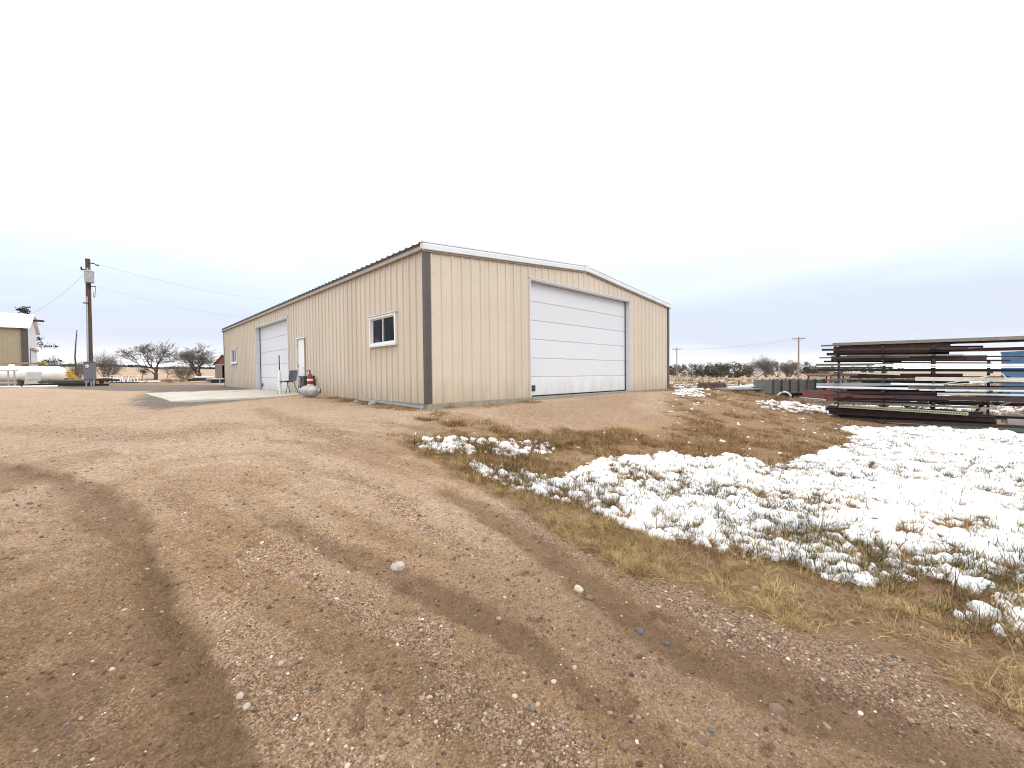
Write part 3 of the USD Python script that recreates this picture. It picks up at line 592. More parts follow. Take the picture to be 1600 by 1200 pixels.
put(ed, "deadbolt", MB().lathe([(0, -.03), (.026, -.028), (.03, 0)], (.012, MD0 + .13, 1.18), (1, 0, 0), 12), "chrome", 40)
for z in (.28, 1.1, 1.9): put(ed, "hinge", bxl((-.004, MD1 - .05, z - .05), (.012, MD1 - .038, z + .05), .002), "black_plastic")
# windows
def slider(y0, y1, z0, z1):
    fr = MB()
    w_ = .06
    for a, b in (((-.075, y0, z0), (.03, y0 + w_, z1)), ((-.075, y1 - w_, z0), (.03, y1, z1)), ((-.075, y0 + w_ + .001, z0), (.03, y1 - w_ - .001, z0 + w_)), ((-.075, y0 + w_ + .001, z1 - w_), (.03, y1 - w_ - .001, z1))): fr.box(np.minimum(a, b), np.maximum(a, b), .004)
    wdw = put(hb, "window", fr, "white_vinyl")
    put(wdw, "head_flashing", bxl((-.10, y0 - .04, z1 + .004), (-.0, y1 + .04, z1 + .026), .002), "white_trim"); put(wdw, "sill", bxl((-.095, y0 - .03, z0 - .04), (-.0, y1 + .03, z0 - .003), .003), "white_trim")
    ym = (y0 + y1) / 2
    for a, c, x in ((y0 + w_ + .002, ym + .014, -.028), (ym - .014, y1 - w_ - .002, .0)):
        sash = MB(); s_ = .028
        for p_, q_ in (((x - .012, a, z0 + w_), (x + .012, a + s_, z1 - w_)), ((x - .012, c - s_, z0 + w_), (x + .012, c, z1 - w_)), ((x - .012, a + s_ + .001, z0 + w_), (x + .012, c - s_ - .001, z0 + w_ + s_)), ((x - .012, a + s_ + .001, z1 - w_ - s_), (x + .012, c - s_ - .001, z1 - w_))): sash.box(p_, q_, .002)
        sp = put(wdw, "sash", sash, "white_vinyl")
        put(wdw, "pane", MB().box((x - .003, a + s_ - .004, z0 + w_ + s_ - .004), (x + .003, c - s_ + .004, z1 - w_ - s_ + .004)), "glass")
slider(LW0, LW1, LWZ0, LWZ1); slider(FW0, FW1, FWZ0, FWZ1)
# concrete apron in front of the side door
apron = Polygon([(-4.15, 5.9), (-1.9, 6.0), (-.05, 7.35), (-.05, 15.6), (-4.3, 15.2)])
from shapely.geometry import box as rect
ap_t = thing("concrete_apron", "pale concrete slab laid in front of the side overhead door", None); tag(stage.GetPrimAtPath(ap_t.path), kind="structure")
for xa, xb in ((-5, -2.15), (-2.142, 0)):                       # cast in four bays with open joints
    for ya, yb in ((5, 10.6), (10.608, 16)):
        m = trimesh.creation.extrude_polygon(apron.intersection(rect(xa, ya, xb, yb)), .16, engine="earcut"); m.apply_translation((0, 0, -.105)); put(ap_t, "slab", m, "apron_concrete")
APZ = .055

def solid(m): return trimesh.Trimesh(A(m.vertices), A(m.faces), process=False)
def blob(size, seed, sub=2, amp=.25):
    m = trimesh.creation.icosphere(subdivisions=sub, radius=1.0)
    n = meshkit.fbm(m.vertices * 1.3 + seed * 9.1, 3, seed)
    m.vertices = m.vertices * (1 + amp * (n[:, None] - .5) * 2) * A(size) / 2
    return m

def col_at(px, x):                                            # the point over x = const that is seen in a picture column
    d = ray(px, 600); t_ = (x - CAM[0]) / d[0]; return float(CAM[1] + t_ * d[1])
# things by the side door ------------------------------------------------
def chair():
    c = A([-.55, col_at(449.5, -.55), APZ])
    t = thing("plastic_chair", "dark plastic stacking chair with splayed metal legs beside the side overhead door", "chair", c)
    R = rotz(math.radians(200)); P = lambda v: c + R @ A(v, float)
    # seat and back as one bent shell, facing +x locally
    prof = [(.25, .43), (.23, .455), (.12, .45), (-.05, .435), (-.17, .445), (-.21, .50), (-.235, .60), (-.27, .76), (-.285, .85), (-.28, .86)]
    def shell(w, rows, th=.012):
        v, f = [], []
        for k, (x, z) in enumerate(rows):
            for s_ in np.linspace(-1, 1, 7): v.append((x + .03 * s_ * s_ * (z > .5), s_ * w * (1 - .12 * (abs(s_) > .9) * (k in (0, len(rows) - 1))), z + .025 * s_ * s_ * (z < .5)))
        n = len(v); v = v + [(x - th * (z > .5), y, z - th * (z <= .5)) for x, y, z in v]
        for k in range(len(rows) - 1):
            for q_ in range(6):
                a = k * 7 + q_; f.append([a, a + 1, a + 8, a + 7]); f.append([n + a, n + a + 7, n + a + 8, n + a + 1])
        b = [k for k in range(7)] + [k * 7 + 6 for k in range(1, len(rows))] + [(len(rows) - 1) * 7 + k for k in range(5, -1, -1)] + [k * 7 for k in range(len(rows) - 2, 0, -1)]
        for a, d in zip(b, b[1:] + b[:1]): f.append([a, d, n + d, n + a])
        return MB().add([P(q_) for q_ in v], f)
    put(t, "seat", shell(.225, prof[:5]), "slate_plastic", 40)
    put(t, "backrest", shell(.225, prof[4:]), "slate_plastic", 40)
    for sx_, sy_ in ((1, 1), (1, -1), (-1, 1), (-1, -1)):
        lg = put(t, "leg", MB().tube([P((sx_ * .08, sy_ * .17, .43)), P((sx_ * .12, sy_ * .19, .40)), P((sx_ * .25, sy_ * .23, .01))], .012, 8), "dark_steel", 40)
        put(lg, "foot", MB().lathe([(0, 0), (.016, .001), (.016, .03), (0, .031)], P((sx_ * .25, sy_ * .23, 0)), sides=8), "black_rubber", 30)
    put(t, "cross_rail", MB().tube([P((.08, -.17, .425)), P((.08, .17, .425))], .011, 6).tube([P((-.08, -.17, .425)), P((-.08, .17, .425))], .011, 6), "dark_steel", 40)
chair()
b = A([-.80, col_at(437.2, -.80), APZ])
t = thing("bollard", "slim white pipe bollard with a thin dark rod on top by the side door", "bollard", (b[0], b[1], APZ - .02)); b = t.loc
put(t, "post", MB().lathe([(.0, 0), (.052, 0), (.052, .86), (.045, .885), (0, .89)], b, sides=18), "white_vinyl", 30)
put(t, "rod", MB().lathe([(0, .86), (.018, .86), (.018, 1.42), (.02, 1.43), (0, 1.44)], b, sides=10), "dark_steel", 30)

b = A([-.27, col_at(479.5, -.27), .02])
t = thing("storage_bin", "black boxy bin with a lid standing against the tan wall below the entry door", "bin", b)
put(t, "body", MB().obox(b + (0, 0, .30), (.36, .52, .6), np.eye(3), .03), "black_plastic", 30)
put(t, "lid", MB().obox(b + (0, 0, .642), (.40, .56, .07), np.eye(3), .03), "black_plastic", 30)
put(t, "latch", MB().obox(b + (-.19, 0, .56), (.02, .08, .1), np.eye(3), .006), "dark_steel")
put(t, "hinge_bar", MB().tube([b + (.17, -.2, .615), b + (.17, .2, .615)], .015, 8), "dark_steel")

b = A([-.58, col_at(484.5, -.58), .03])
t = thing("gas_cylinder", "narrow red gas cylinder with white bands and black valve beside the black bin", "cylinder", b)
put(t, "body", MB().lathe([(0, 0), (.085, 0), (.09, .02), (.09, .62), (.075, .69), (.04, .73), (.032, .75), (0, .75)], b, sides=20), "red_paint", 40)
put(t, "band", MB().lathe([(.091, .30), (.0925, .305), (.0925, .38), (.091, .385)], b, sides=20), "white_vinyl", 40)
put(t, "band", MB().lathe([(.091, .50), (.0925, .505), (.0925, .56), (.091, .565)], b, sides=20), "white_vinyl", 40)
v = put(t, "valve", MB().lathe([(0, .752), (.022, .752), (.022, .82), (.03, .83), (.03, .85), (0, .852)], b, sides=12), "black_plastic", 40)
put(v, "lever", MB().bar(b + (-.02, .02, .865), b + (-.13, -.06, .80), .025, .012, .003), "black_plastic")

b = A([-.80, col_at(484.5, -.80), .03])
t = thing("propane_cylinder", "silver domed tank lying on its side on the dirt by the tan wall", "tank", b)
ax = A([.35, -.93, 0]); ax /= np.linalg.norm(ax); ax2 = A([-.8, -.6, 0.0])
TK = .84; body = [(0, -.33), (.09, -.32), (.16, -.28), (.2, -.21), (.215, -.12), (.215, .12), (.2, .21), (.16, .28), (.09, .32), (0, .33)]; body = [(a_ * TK, b_ * TK) for a_, b_ in body]; b = b - A([0, 0, .215 * (1 - TK)])
ax = rotz(math.radians(50)) @ A([0, -1.0, 0])
put(t, "shell", MB().lathe(body, b + (0, 0, .215), ax, 28), "silver_paint", 50)
put(t, "weld_band", MB().lathe([(.1815, -.012), (.184, -.008), (.184, .008), (.1815, .012)], b + (0, 0, .215), ax, 28), "silver_paint", 50)
put(t, "collar", MB().lathe([(.08, .26), (.08, .31), (.073, .31), (.073, .26)], b + (0, 0, .215), ax, 20), "galvanised", 50)
put(t, "valve", MB().lathe([(0, .27), (.025, .27), (.025, .32), (0, .33)], b + (0, 0, .215), ax, 10), "chrome", 40)
put(t, "foot_ring", MB().lathe([(.10, -.25), (.105, -.30), (.097, -.30), (.092, -.25)], b + (0, 0, .215), ax, 20), "galvanised", 50)

p0, p1 = A([-.13, .02, -.07]), A([-.12, 3.4, .0])
single("downspout_pipe", MB().prism([(-.035, -.02), (.035, -.02), (.035, .02), (-.035, .02)], p0, p1).box((-.2, -.02, -.10), (-.13, .03, -.035)), "bluegrey_steel", "long pale metal downspout lying along the foot of the tan side wall", "pipe")
for k, (px, py, s_) in enumerate(((598, 630, .2), (578, 626, .13))):
    p = gnd(px, py)
    single("rubble", MB().addm(blob((s_, s_ * 1.2, s_ * .6), 40 + k, 2, .35).apply_translation((min(p[0], -.35), p[1] - .3, GZ(min(p[0], -.35), p[1] - .3) + s_ * .15))), "rock_pale", ("pale lump of broken concrete nearest the pale downspout's middle", "smaller pale lump of broken concrete by the far end of the downspout")[k], "rock", 40, "rubble by the tan side wall")
# seen through the near window: things on the sill inside
t = thing("window_plant", "green leafy pot plant standing inside the near window", "plant", (.35, 1.75, 1.5))
lm = MB(); r2 = np.random.default_rng(3)
for k in range(90):
    h_ = r2.random() ** .7; c = A([.35 + r2.normal() * .07 * (1.2 - h_), 1.75 + r2.normal() * .09 * (1.2 - h_), 1.62 + .55 * h_]); d = A([r2.normal(), r2.normal(), .4]); d /= np.linalg.norm(d); s_ = np.cross(d, [0, 0, 1.0]) * .022
    lm.add([c, c + d * .05 + s_, c + d * .10, c + d * .05 - s_], [[0, 1, 2, 3]])
put(t, "foliage", lm, "leaf_conifer"); put(t, "stem", MB().tube([(.35, 1.75, 1.58), (.35, 1.75, 2.1)], .012, 6), "bark")
put(t, "pot", MB().lathe([(0, 0), (.08, 0), (.11, .14), (.1, .14), (0, .12)], (.35, 1.75, 1.5), sides=16), "white_vinyl", 30)
single("sill_shelf", MB().box((.05, 1.2, 1.44), (.55, 2.9, 1.495), .004), "lumber", "wooden shelf inside the near window under the pot plant", "shelf")

# ------------------------------------------------------------------ left side of the yard
def wires(name, p0, p1, sag, label, r=.012, group="overhead wires"):
    p0, p1 = A(p0, float), A(p1, float); s_ = np.linspace(0, 1, 24)[:, None]
    pts = p0 + (p1 - p0) * s_ - A([0, 0, 1.0]) * sag * 4 * s_ * (1 - s_)
    return single(name, MB().tube(pts, r, 5), "wire", label, "power line", True, group)
PD = 28.0
pb = down(141.5, PD); ptop = at(137.0, 404.5, PD)
t = thing("utility_pole", "dark brown wooden utility pole with grey transformer can and conduit, in the left yard", "utility pole", pb)
axis = ptop - pb; ph = np.linalg.norm(axis); on = lambda k: pb + axis * k
k_of = lambda py: (605 - py) / (605 - 404.5)
nl = 14
put(t, "pole", MB().tube([on(k) for k in np.linspace(-.02, 1, nl)], np.linspace(.155, .125, nl), 16), "wood_pole", 40)
cam_side = -A([CF[0], CF[1], 0]) / np.hypot(CF[0], CF[1]); rt = A([CR[0], CR[1], 0])
kc = k_of(434); vd_ = A([CAM[0] - pb[0], CAM[1] - pb[1], 0]); vd_ /= np.linalg.norm(vd_); vr_ = A([-vd_[1], vd_[0], 0]); cb = on(kc) + vd_ * .36 + vr_ * .05
cn = put(t, "transformer", MB().lathe([(0, -.40), (.22, -.40), (.245, -.37), (.245, .33), (.262, .335), (.262, .37), (.2, .43), (0, .45)], cb, sides=24), "transformer_grey", 40)
for sx_ in (-.1, .1): put(cn, "bushing", MB().lathe([(.02, .42), (.05, .44), (.03, .48), (.05, .52), (.03, .56), (.04, .60), (0, .62)], cb + rt * sx_, sides=10), "grey_sheet", 40)
put(cn, "bracket", MB().bar(on(kc) + vd_ * .1, on(kc) + vd_ * .16, .3, .5, .01), "galvanised")
put(t, "conduit", MB().tube([on(.03) + vd_ * .19 - vr_ * .10, on(.70) + vd_ * .17 - vr_ * .08], .045, 10), "galvanised", 40)
put(t, "conduit_clamp", MB().obox(on(.65) + cam_side * .17, (.3, .3, .05), np.eye(3), .01), "black_steel")
put(t, "standoff_arm", MB().bar(on(k_of(411)), on(k_of(411)) + rt * .45 + (0, 0, -.04), .05, .06, .005), "black_steel")
put(t, "insulator", MB().lathe([(0, 0), (.05, .02), (.03, .07), (.055, .11), (.03, .16), (.05, .2), (0, .22)], on(k_of(411)) + rt * .47 + (0, 0, -.1), (1, 0, -.3), 10), "black_steel", 40)
put(t, "cutout_arm", MB().bar(on(k_of(421)), on(k_of(421)) - rt * .42, .05, .06, .005).tube([on(k_of(422)) - rt * .42, on(k_of(417)) - rt * .46], .05, 8), "black_steel")
put(t, "lower_bracket", MB().bar(on(k_of(448)), on(k_of(448)) + rt * .5, .04, .05, .004), "black_steel")
lp = [on(k_of(448)) + rt * (.5 - .18 * s_) + A([0, 0, -.75 * math.sin(s_ * 2.6)]) for s_ in np.linspace(0, 1, 8)]
put(t, "drip_loop", MB().tube(lp, .018, 6), "wire", 40)
pw = on(k_of(411)) + rt * .68 + (0, 0, -.1)
wires("power_line", pw, at(430, 468, 62), .5, "upper wire running from the left yard's pole down behind the workshop roof", .006)
wires("power_line", on(k_of(448)) + rt * .5, at(420, 497, 62), .6, "lower wire running from the left yard's pole behind the workshop roof", .0045)
wires("service_drop", on(k_of(425)) - rt * .1, at(52, 488.5, 33.5), .25, "wire running from the left yard's pole to the gable of the tan shed", .006)
# meter cabinet on legs in front of the pole
mc = down(141, PD - .7); mw = .60; R = frame(rt)
t = thing("meter_cabinet", "grey electric meter cabinet on steel legs at the foot of the brown pole", "meter box", mc)
put(t, "cabinet", MB().obox(mc + (0, 0, 1.03), (mw, .28, 1.16), R, .015), "grey_paint", 20)
put(t, "door_panel", MB().obox(mc + cam_side * .147 + (0, 0, .82), (mw * .88, .012, .66), R, .004), "grey_paint")
put(t, "hood", MB().obox(mc + (0, 0, 1.632), (mw + .05, .33, .03), R, .008), "grey_paint")
mt = put(t, "meter", MB().lathe([(0, .15), (.0, .14), (.105, .14), (.105, .17), (.095, .20), (.0, .205)], mc + (0, 0, 1.34) + rt * .0, cam_side, 20), "white_vinyl", 40)
put(mt, "meter_dial", MB().lathe([(0, .206), (.05, .207), (.05, .2075), (0, .209)], mc + (0, 0, 1.34), cam_side, 14), "grey_paint", 40)
for s_ in (-1, 1): put(t, "leg", MB().obox(mc + rt * s_ * (mw / 2 - .05) + (0, 0, .22), (.06, .06, .5), R, .004), "galvanised")
put(t, "conduit", MB().tube([mc + rt * .08 + (0, 0, -.05), mc + rt * .08 + (0, 0, .46)], .045, 10), "galvanised", 40)

# large white tank
def yard(px, depth, h=0.0): p = down(px, depth); return p + A([0, 0, h])
a0, a1 = yard(-48, 29.5), yard(104.5, 32.0); zt = .5 * (a0[2] + a1[2]); a0[2] = a1[2] = zt; ta = a1 - a0; tl = np.linalg.norm(ta); tu = ta / tl
TR = .56; tc = a0 + A([0, 0, .93])
t = thing("propane_tank", "big white horizontal tank with rounded ends on steel saddles in the left yard", "tank", (a0 + a1) / 2)
prof = [(0, 0), (.25, .03), (.42, .12), (.52, .26), (TR, .42)] + [(TR, x) for x in np.linspace(.5, tl - .5, 9)] + [(TR, tl - .42), (.52, tl - .26), (.42, tl - .12), (.25, tl - .03), (0, tl)]
put(t, "shell", MB().lathe(prof, tc, tu, 36), "tank_white", 40)
for x in (.42, tl * .5, tl - .42): put(t, "weld_ring", MB().lathe([(TR + .001, x - .02), (TR + .007, x - .01), (TR + .007, x + .01), (TR + .001, x + .02)], tc, tu, 36), "tank_white", 40)
RT = frame(tu)
for x in (.2, .52, .84): put(t, "saddle", MB().obox(tc + tu * tl * x + (0, 0, -.68), (.16, .9, .5), RT, .01), "dark_steel")
put(t, "dome_cover", MB().lathe([(.16, .50), (.17, .52), (.17, .66), (.12, .72), (0, .73)], tc + tu * tl * .42, sides=18), "tank_white", 40)
# grey sheet panel leaning on the tank
q0 = yard(36.5, 28.6); s_ = frame(tu)
t = thing("sheet_panel", "grey sheet metal panel leaning against the front of the white tank", "panel", q0)
lean = np.cross(tu, [0, 0, 1]); up_ = A([0, 0, 1.0]); 
lean = lean if lean @ cam_side < 0 else -lean
put(t, "sheet", MB().add([q0, q0 + tu * .78, q0 + tu * .80 + up_ * 1.02 + lean * .32, q0 + tu * .05 + up_ * 1.02 + lean * .32, *[v + lean * .015 for v in (q0, q0 + tu * .78, q0 + tu * .80 + up_ * 1.02 + lean * .32, q0 + tu * .05 + up_ * 1.02 + lean * .32)]], [[0, 1, 2, 3], [4, 7, 6, 5], [0, 4, 5, 1], [1, 5, 6, 2], [2, 6, 7, 3], [3, 7, 4, 0]]), "grey_sheet")
put(t, "stiffener", MB().bar(q0 + tu * .1 + up_ * .5 + lean * .14, q0 + tu * .72 + up_ * .5 + lean * .14, .03, .03), "grey_sheet")
# sawhorse rack at the picture's left edge with boards on it
r0 = yard(7, 26.5)
t = thing("pipe_stand", "grey pipe stand carrying boards at the far left, in front of the white tank", "stand", r0)
for px_ in (.18, .45, -.55): put(t, "leg", MB().tube([r0 + tu * px_, r0 + tu * px_ + (0, 0, 1.06)], .04, 8), "galvanised", 40)
put(t, "top_bar", MB().bar(r0 + tu * -.7 + (0, 0, 1.09), r0 + tu * .6 + (0, 0, 1.09), .12, .06, .006), "transformer_grey")
put(t, "brace", MB().tube([r0 + tu * -.55 + (0, 0, .3), r0 + tu * .45 + (0, 0, .3)], .025, 8), "galvanised")
bp = r0 + (0, 0, 1.6) + lean * 2.9
for k in range(2):
    single("timber_beam", MB().bar(bp + tu * (-1.4 + .2 * k) + (0, 0, .07 * k), bp + tu * (.45 + .1 * k) + (0, 0, .07 * k), .22, .06, .006), "lumber", ("lower of two brown boards lying on top of the white tank", "upper of two brown boards lying on top of the white tank")[k], "board", group="boards on the white tank")
# white poles and dark steel lying on the ground
for k, (xa, ya, da, xb, yb, db) in enumerate(((-15, 601.5, 25.0, 31, 604.0, 24.6), (35, 604.0, 24.6, 90, 602.0, 25.8))):
    pa, pb_ = down(xa, da), down(xb, db); pa[2] += .09; pb_[2] += .09
    single("white_pole", MB().tube([pa, pb_], .055, 10), "white_steel", ("white pole lying on the dirt at the far left edge", "white pole lying on the dirt in front of the white tank")[k], "pole", 40, "white poles on the ground")
for k, (xa, da, xb, db, h_, m_) in enumerate(((48, 28.0, 170, 27.3, .12, "black_steel"), (60, 28.6, 132, 28.4, .30, "weathered_grey"), (70, 29.2, 140, 28.9, .40, "grey_sheet"), (-30, 27.8, 60, 27.9, .10, "black_steel"), (85, 28.1, 150, 27.9, .18, "dark_steel"))):
    pa, pb_ = down(xa, da), down(xb, db); pa[2] += h_; pb_[2] += h_
    single("steel_beam", MB().prism([(-.1, -.08), (.1, -.08), (.1, -.06), (.015, -.06), (.015, .06), (.1, .06), (.1, .08), (-.1, .08), (-.1, .06), (-.015, .06), (-.015, -.06), (-.1, -.06)], pa, pb_), m_,
           ("black steel beam on the ground passing under the meter cabinet", "grey steel beam stacked beneath the right end of the white tank", "pale grey beam topmost of the stack below the white tank", "black steel beam on the ground under the left of the white tank", "dark beam lying just left of the meter cabinet")[k], "beam", group="steel beams under the white tank")
# yellow machine parts
y0 = yard(112, 30.5)
t = thing("loader_bucket", "yellow loader bucket with slanted arm lying at the right end of the white tank", "machine part", y0)
for s_ in (0, .35): put(t, "side_plate", MB().bar(y0 + rt * -.28 + lean * s_ + (0, 0, .95), y0 + rt * .52 + lean * s_ + (0, 0, .12), .05, .42, .02), "machine_yellow")
put(t, "shell", MB().bar(y0 + rt * -.12 + lean * .18 + (0, 0, .60), y0 + rt * .30 + lean * .18 + (0, 0, .2), .34, .30, .03), "machine_yellow"); put(t, "lip", MB().bar(y0 + rt * -.32 + lean * .18 + (0, 0, .98), y0 + rt * -.08 + lean * .18 + (0, 0, 1.02), .40, .06, .01), "machine_yellow")
put(t, "pin", MB().tube([y0 + rt * .1 + cam_side * .06 + (0, 0, .5), y0 + rt * .1 + lean * .45 + (0, 0, .5)], .05, 10), "dark_steel", 40)
put(t, "bracket", MB().bar(y0 + rt * -.35 + (0, 0, .55), y0 + rt * -.1 + (0, 0, .1), .3, .16, .01), "rust_brown")
y1 = yard(66, 38)
t = thing("hoist_frame", "yellow machine mast with flat cap standing behind the shed's white end", "machine part", y1)
put(t, "mast", MB().obox(y1 + (0, 0, .95), (.42, .3, 1.9), R, .02), "machine_yellow"); put(t, "cap", MB().obox(y1 + (0, 0, 1.98), (.75, .4, .14), R, .02), "machine_yellow"); put(t, "cylinder", MB().tube([y1 + rt * .12 + cam_side * .2 + (0, 0, .3), y1 + rt * .12 + cam_side * .2 + (0, 0, 1.6)], .06, 10), "dark_steel", 40)

# tan shed with a white roof at the left edge
e0 = yard(43.5, 35.0)                                          # near corner (dark trim)
dg = -rt * .70 - cam_side * .714; de = -rt * .714 + cam_side * .70
eh = 35.0 * (591.9 - 509.5) / FPX + CAM[2] - e0[2]; SW, SL = 7.0, 12.0; sr = 1.38
t = thing("tan_shed", "tan steel shed with white roof and white gable end at the left edge", "building", e0)
zz = lambda p, h_: A([p[0], p[1], e0[2] + h_])
def sheet(a, c, h0, h1a, h1c, nrm, step=.25, dep=.03):         # ribbed wall
    mb = MB(); n = int(np.linalg.norm(c - a) / step)
    pts = []
    for k in range(n + 1):
        for d_, o in ((0, 0), (.35, 0), (.5, dep), (.7, dep), (.85, 0)):
            s_ = (k + d_) / n
            if s_ <= 1: pts.append((s_, o))
    for (s0, o0), (s1, o1) in zip(pts[:-1], pts[1:]):
        p_, q_ = a + (c - a) * s0 + nrm * o0, a + (c - a) * s1 + nrm * o1
        mb.add([zz(p_, h0), zz(q_, h0), zz(q_, h1a + (h1c - h1a) * s1), zz(p_, h1a + (h1c - h1a) * s0)], [[0, 1, 2, 3]])
    return mb
ea, ga, gm_ = e0 + de * SL, e0 + dg * SW, e0 + dg * SW / 2
for k in range(4): put(t, "wall_panel", sheet(e0 + de * SL * k / 4, e0 + de * SL * (k + 1) / 4, -.2, eh, eh, -dg), "tan_steel_dull")
put(t, "gable_wall", sheet(e0, gm_, -.2, eh, eh + sr, -de), "white_trim"); put(t, "gable_wall", sheet(gm_, ga, -.2, eh + sr, eh, -de), "white_trim")
put(t, "rear_wall", sheet(ga, ga + de * SL, -.2, eh, eh, dg), "tan_steel_dull"); put(t, "end_wall", sheet(ea, ea + dg * SW / 2, -.2, eh, eh + sr, de), "tan_steel_dull"); put(t, "end_wall", sheet(ea + dg * SW / 2, ea + dg * SW, -.2, eh + sr, eh, de), "tan_steel_dull")
for sgn in (0, 1):
    ev = (e0 if not sgn else ga) + (dg if sgn else -dg) * .3; rd = gm_
    lo_, hi_ = eh - .12, eh + sr + .03
    for k in range(5):
        u0, u1 = -.25 + (SL + .4) * k / 5, -.25 + (SL + .4) * (k + 1) / 5 - .01
        v = [zz(ev + de * u0, lo_), zz(ev + de * u1, lo_), zz(rd + de * u1, hi_), zz(rd + de * u0, hi_)]
        put(t, "roof_panel", MB().add(v + [p + A([0, 0, -.06]) for p in v], [[0, 1, 2, 3], [4, 7, 6, 5], [0, 4, 5, 1], [1, 5, 6, 2], [2, 6, 7, 3], [3, 7, 4, 0]]), "white_roof")
put(t, "corner_trim", MB().obox(zz(e0 - de * .03 - dg * .05 + de * .12, eh / 2 - .1), (.40, .05, eh + .1), frame(de)).obox(zz(e0 - de * .055 + dg * .07, eh / 2 - .1), (.05, .2, eh + .1), frame(de)), "brown_trim")
dd = put(t, "overhead_door", MB().obox(zz(gm_ - de * .09 + dg * .1, 1.6), (.05, 3.6, 3.1), frame(de), .01), "white_door")
put(dd, "door_head", MB().obox(zz(gm_ - de * .16 + dg * .1, 3.2), (.2, 3.8, .16), frame(de), .01), "taupe_trim")
for k in range(1, 5): put(dd, "section_joint", MB().obox(zz(gm_ - de * .117 + dg * .1, .05 + .62 * k), (.01, 3.5, .02), frame(de)), "transformer_grey")
put(t, "yard_lamp", MB().obox(zz(gm_ - de * .45, eh + sr * .62), (.7, .25, .16), frame(de), .03), "black_steel")

# small wooden shed with a red roof just left of the workshop
sb0 = yard(336.5, 46); sw = (350 - 336.5) / FPX * 46 * 1.9; 
t = thing("small_shed", "small weathered wooden shed with red gable roof beside the workshop's far corner", "shed", sb0)
hR = lambda py: (590.0 - py) / FPX * 46 + CAM[2]
eh2, rh2 = hR(569.5) , hR(555.5)
base = sb0[2] - .1; X_, Y_ = rt, -cam_side
cx_ = sw * .42
def pt(u, v, z): return A([sb0[0], sb0[1], 0]) + X_ * u + Y_ * v + A([0, 0, z])
for k in range(7):
    u0, u1 = sw * k / 7, sw * (k + 1) / 7 - .01
    if k in (3, 4): continue
    put(t, "board", MB().add([pt(u0, 0, base), pt(u1, 0, base), pt(u1, 0, eh2), pt(u0, 0, eh2), pt(u0, .04, base), pt(u1, .04, base), pt(u1, .04, eh2), pt(u0, .04, eh2)], [[0, 1, 2, 3], [4, 7, 6, 5], [0, 4, 5, 1], [1, 5, 6, 2], [2, 6, 7, 3], [3, 7, 4, 0]]), "shed_boards")
put(t, "gable", MB().prism([(0, 0), (sw, 0), (sw / 2, rh2 - eh2)][::-1], pt(0, .03, eh2 + .0), pt(0, .08, eh2)) if False else MB().add([pt(-.05, .0, eh2), pt(sw + .05, .0, eh2), pt(sw / 2, .0, rh2), pt(-.05, .05, eh2), pt(sw + .05, .05, eh2), pt(sw / 2, .05, rh2)], [[0, 1, 2], [3, 5, 4], [0, 3, 4], [0, 4, 1], [1, 4, 5], [1, 5, 2], [2, 5, 3], [2, 3, 0]]), "red_roof")
put(t, "side_wall", MB().add([pt(0, .05, base), pt(0, 3, base), pt(0, 3, eh2), pt(0, .05, eh2)], [[0, 1, 2, 3]]), "shed_boards"); put(t, "side_wall", MB().add([pt(sw, .05, base), pt(sw, 3, base), pt(sw, 3, eh2), pt(sw, .05, eh2)], [[0, 1, 2, 3]]), "shed_boards")
put(t, "rear_wall", MB().add([pt(0, 3, base), pt(sw, 3, base), pt(sw, 3, eh2), pt(sw / 2, 3, rh2), pt(0, 3, eh2)], [[0, 1, 2], [0, 2, 3], [0, 3, 4]]), "shed_boards")
for s0, s1 in ((-.15, sw / 2), (sw / 2, sw + .15)):
    z0, z1 = (eh2 - .1, rh2 + .03) if s0 < 0 else (rh2 + .03, eh2 - .1)
    v = [pt(s0, -.15, z0), pt(s1, -.15, z1), pt(s1, 3.15, z1), pt(s0, 3.15, z0)]
    put(t, "roof", MB().add(v + [p + A([0, 0, .06]) for p in v], [[3, 2, 1, 0], [4, 5, 6, 7], [0, 1, 5, 4], [1, 2, 6, 5], [2, 3, 7, 6], [3, 0, 4, 7]]), "red_roof")
put(t, "lintel", MB().add([pt(0, -.03, eh2 - .1), pt(sw, -.03, eh2 - .1), pt(sw, -.03, eh2 - .0), pt(0, -.03, eh2 - .0)], [[0, 1, 2, 3]]), "grey_sheet")
# flat white board table by it
tb = yard(339, 40); t = thing("board_table", "white board table top on dark legs beside the workshop's far corner", "table", tb)
hz = (590.2 - 592.3) / FPX * 40 + CAM[2]
put(t, "table_top", MB().obox(A([tb[0], tb[1], hz]), (1.35, 1.0, .06), R, .005), "white_steel")
for sx_ in (-1, 1):
    for sy_ in (-1, 1): put(t, "leg", MB().obox(A([tb[0], tb[1], (hz + tb[2]) / 2]) + rt * sx_ * .55 + cam_side * sy_ * .4, (.07, .07, hz - tb[2]), R), "galvanised")
single("scrap_crate", MB().obox(tb + rt * .0 + (0, 0, .16), (.8, .6, .34), R, .02).obox(tb + rt * .1 + (0, 0, .38), (.55, .4, .08), R, .02), "black_plastic", "black crate stored under the white board table", "crate")

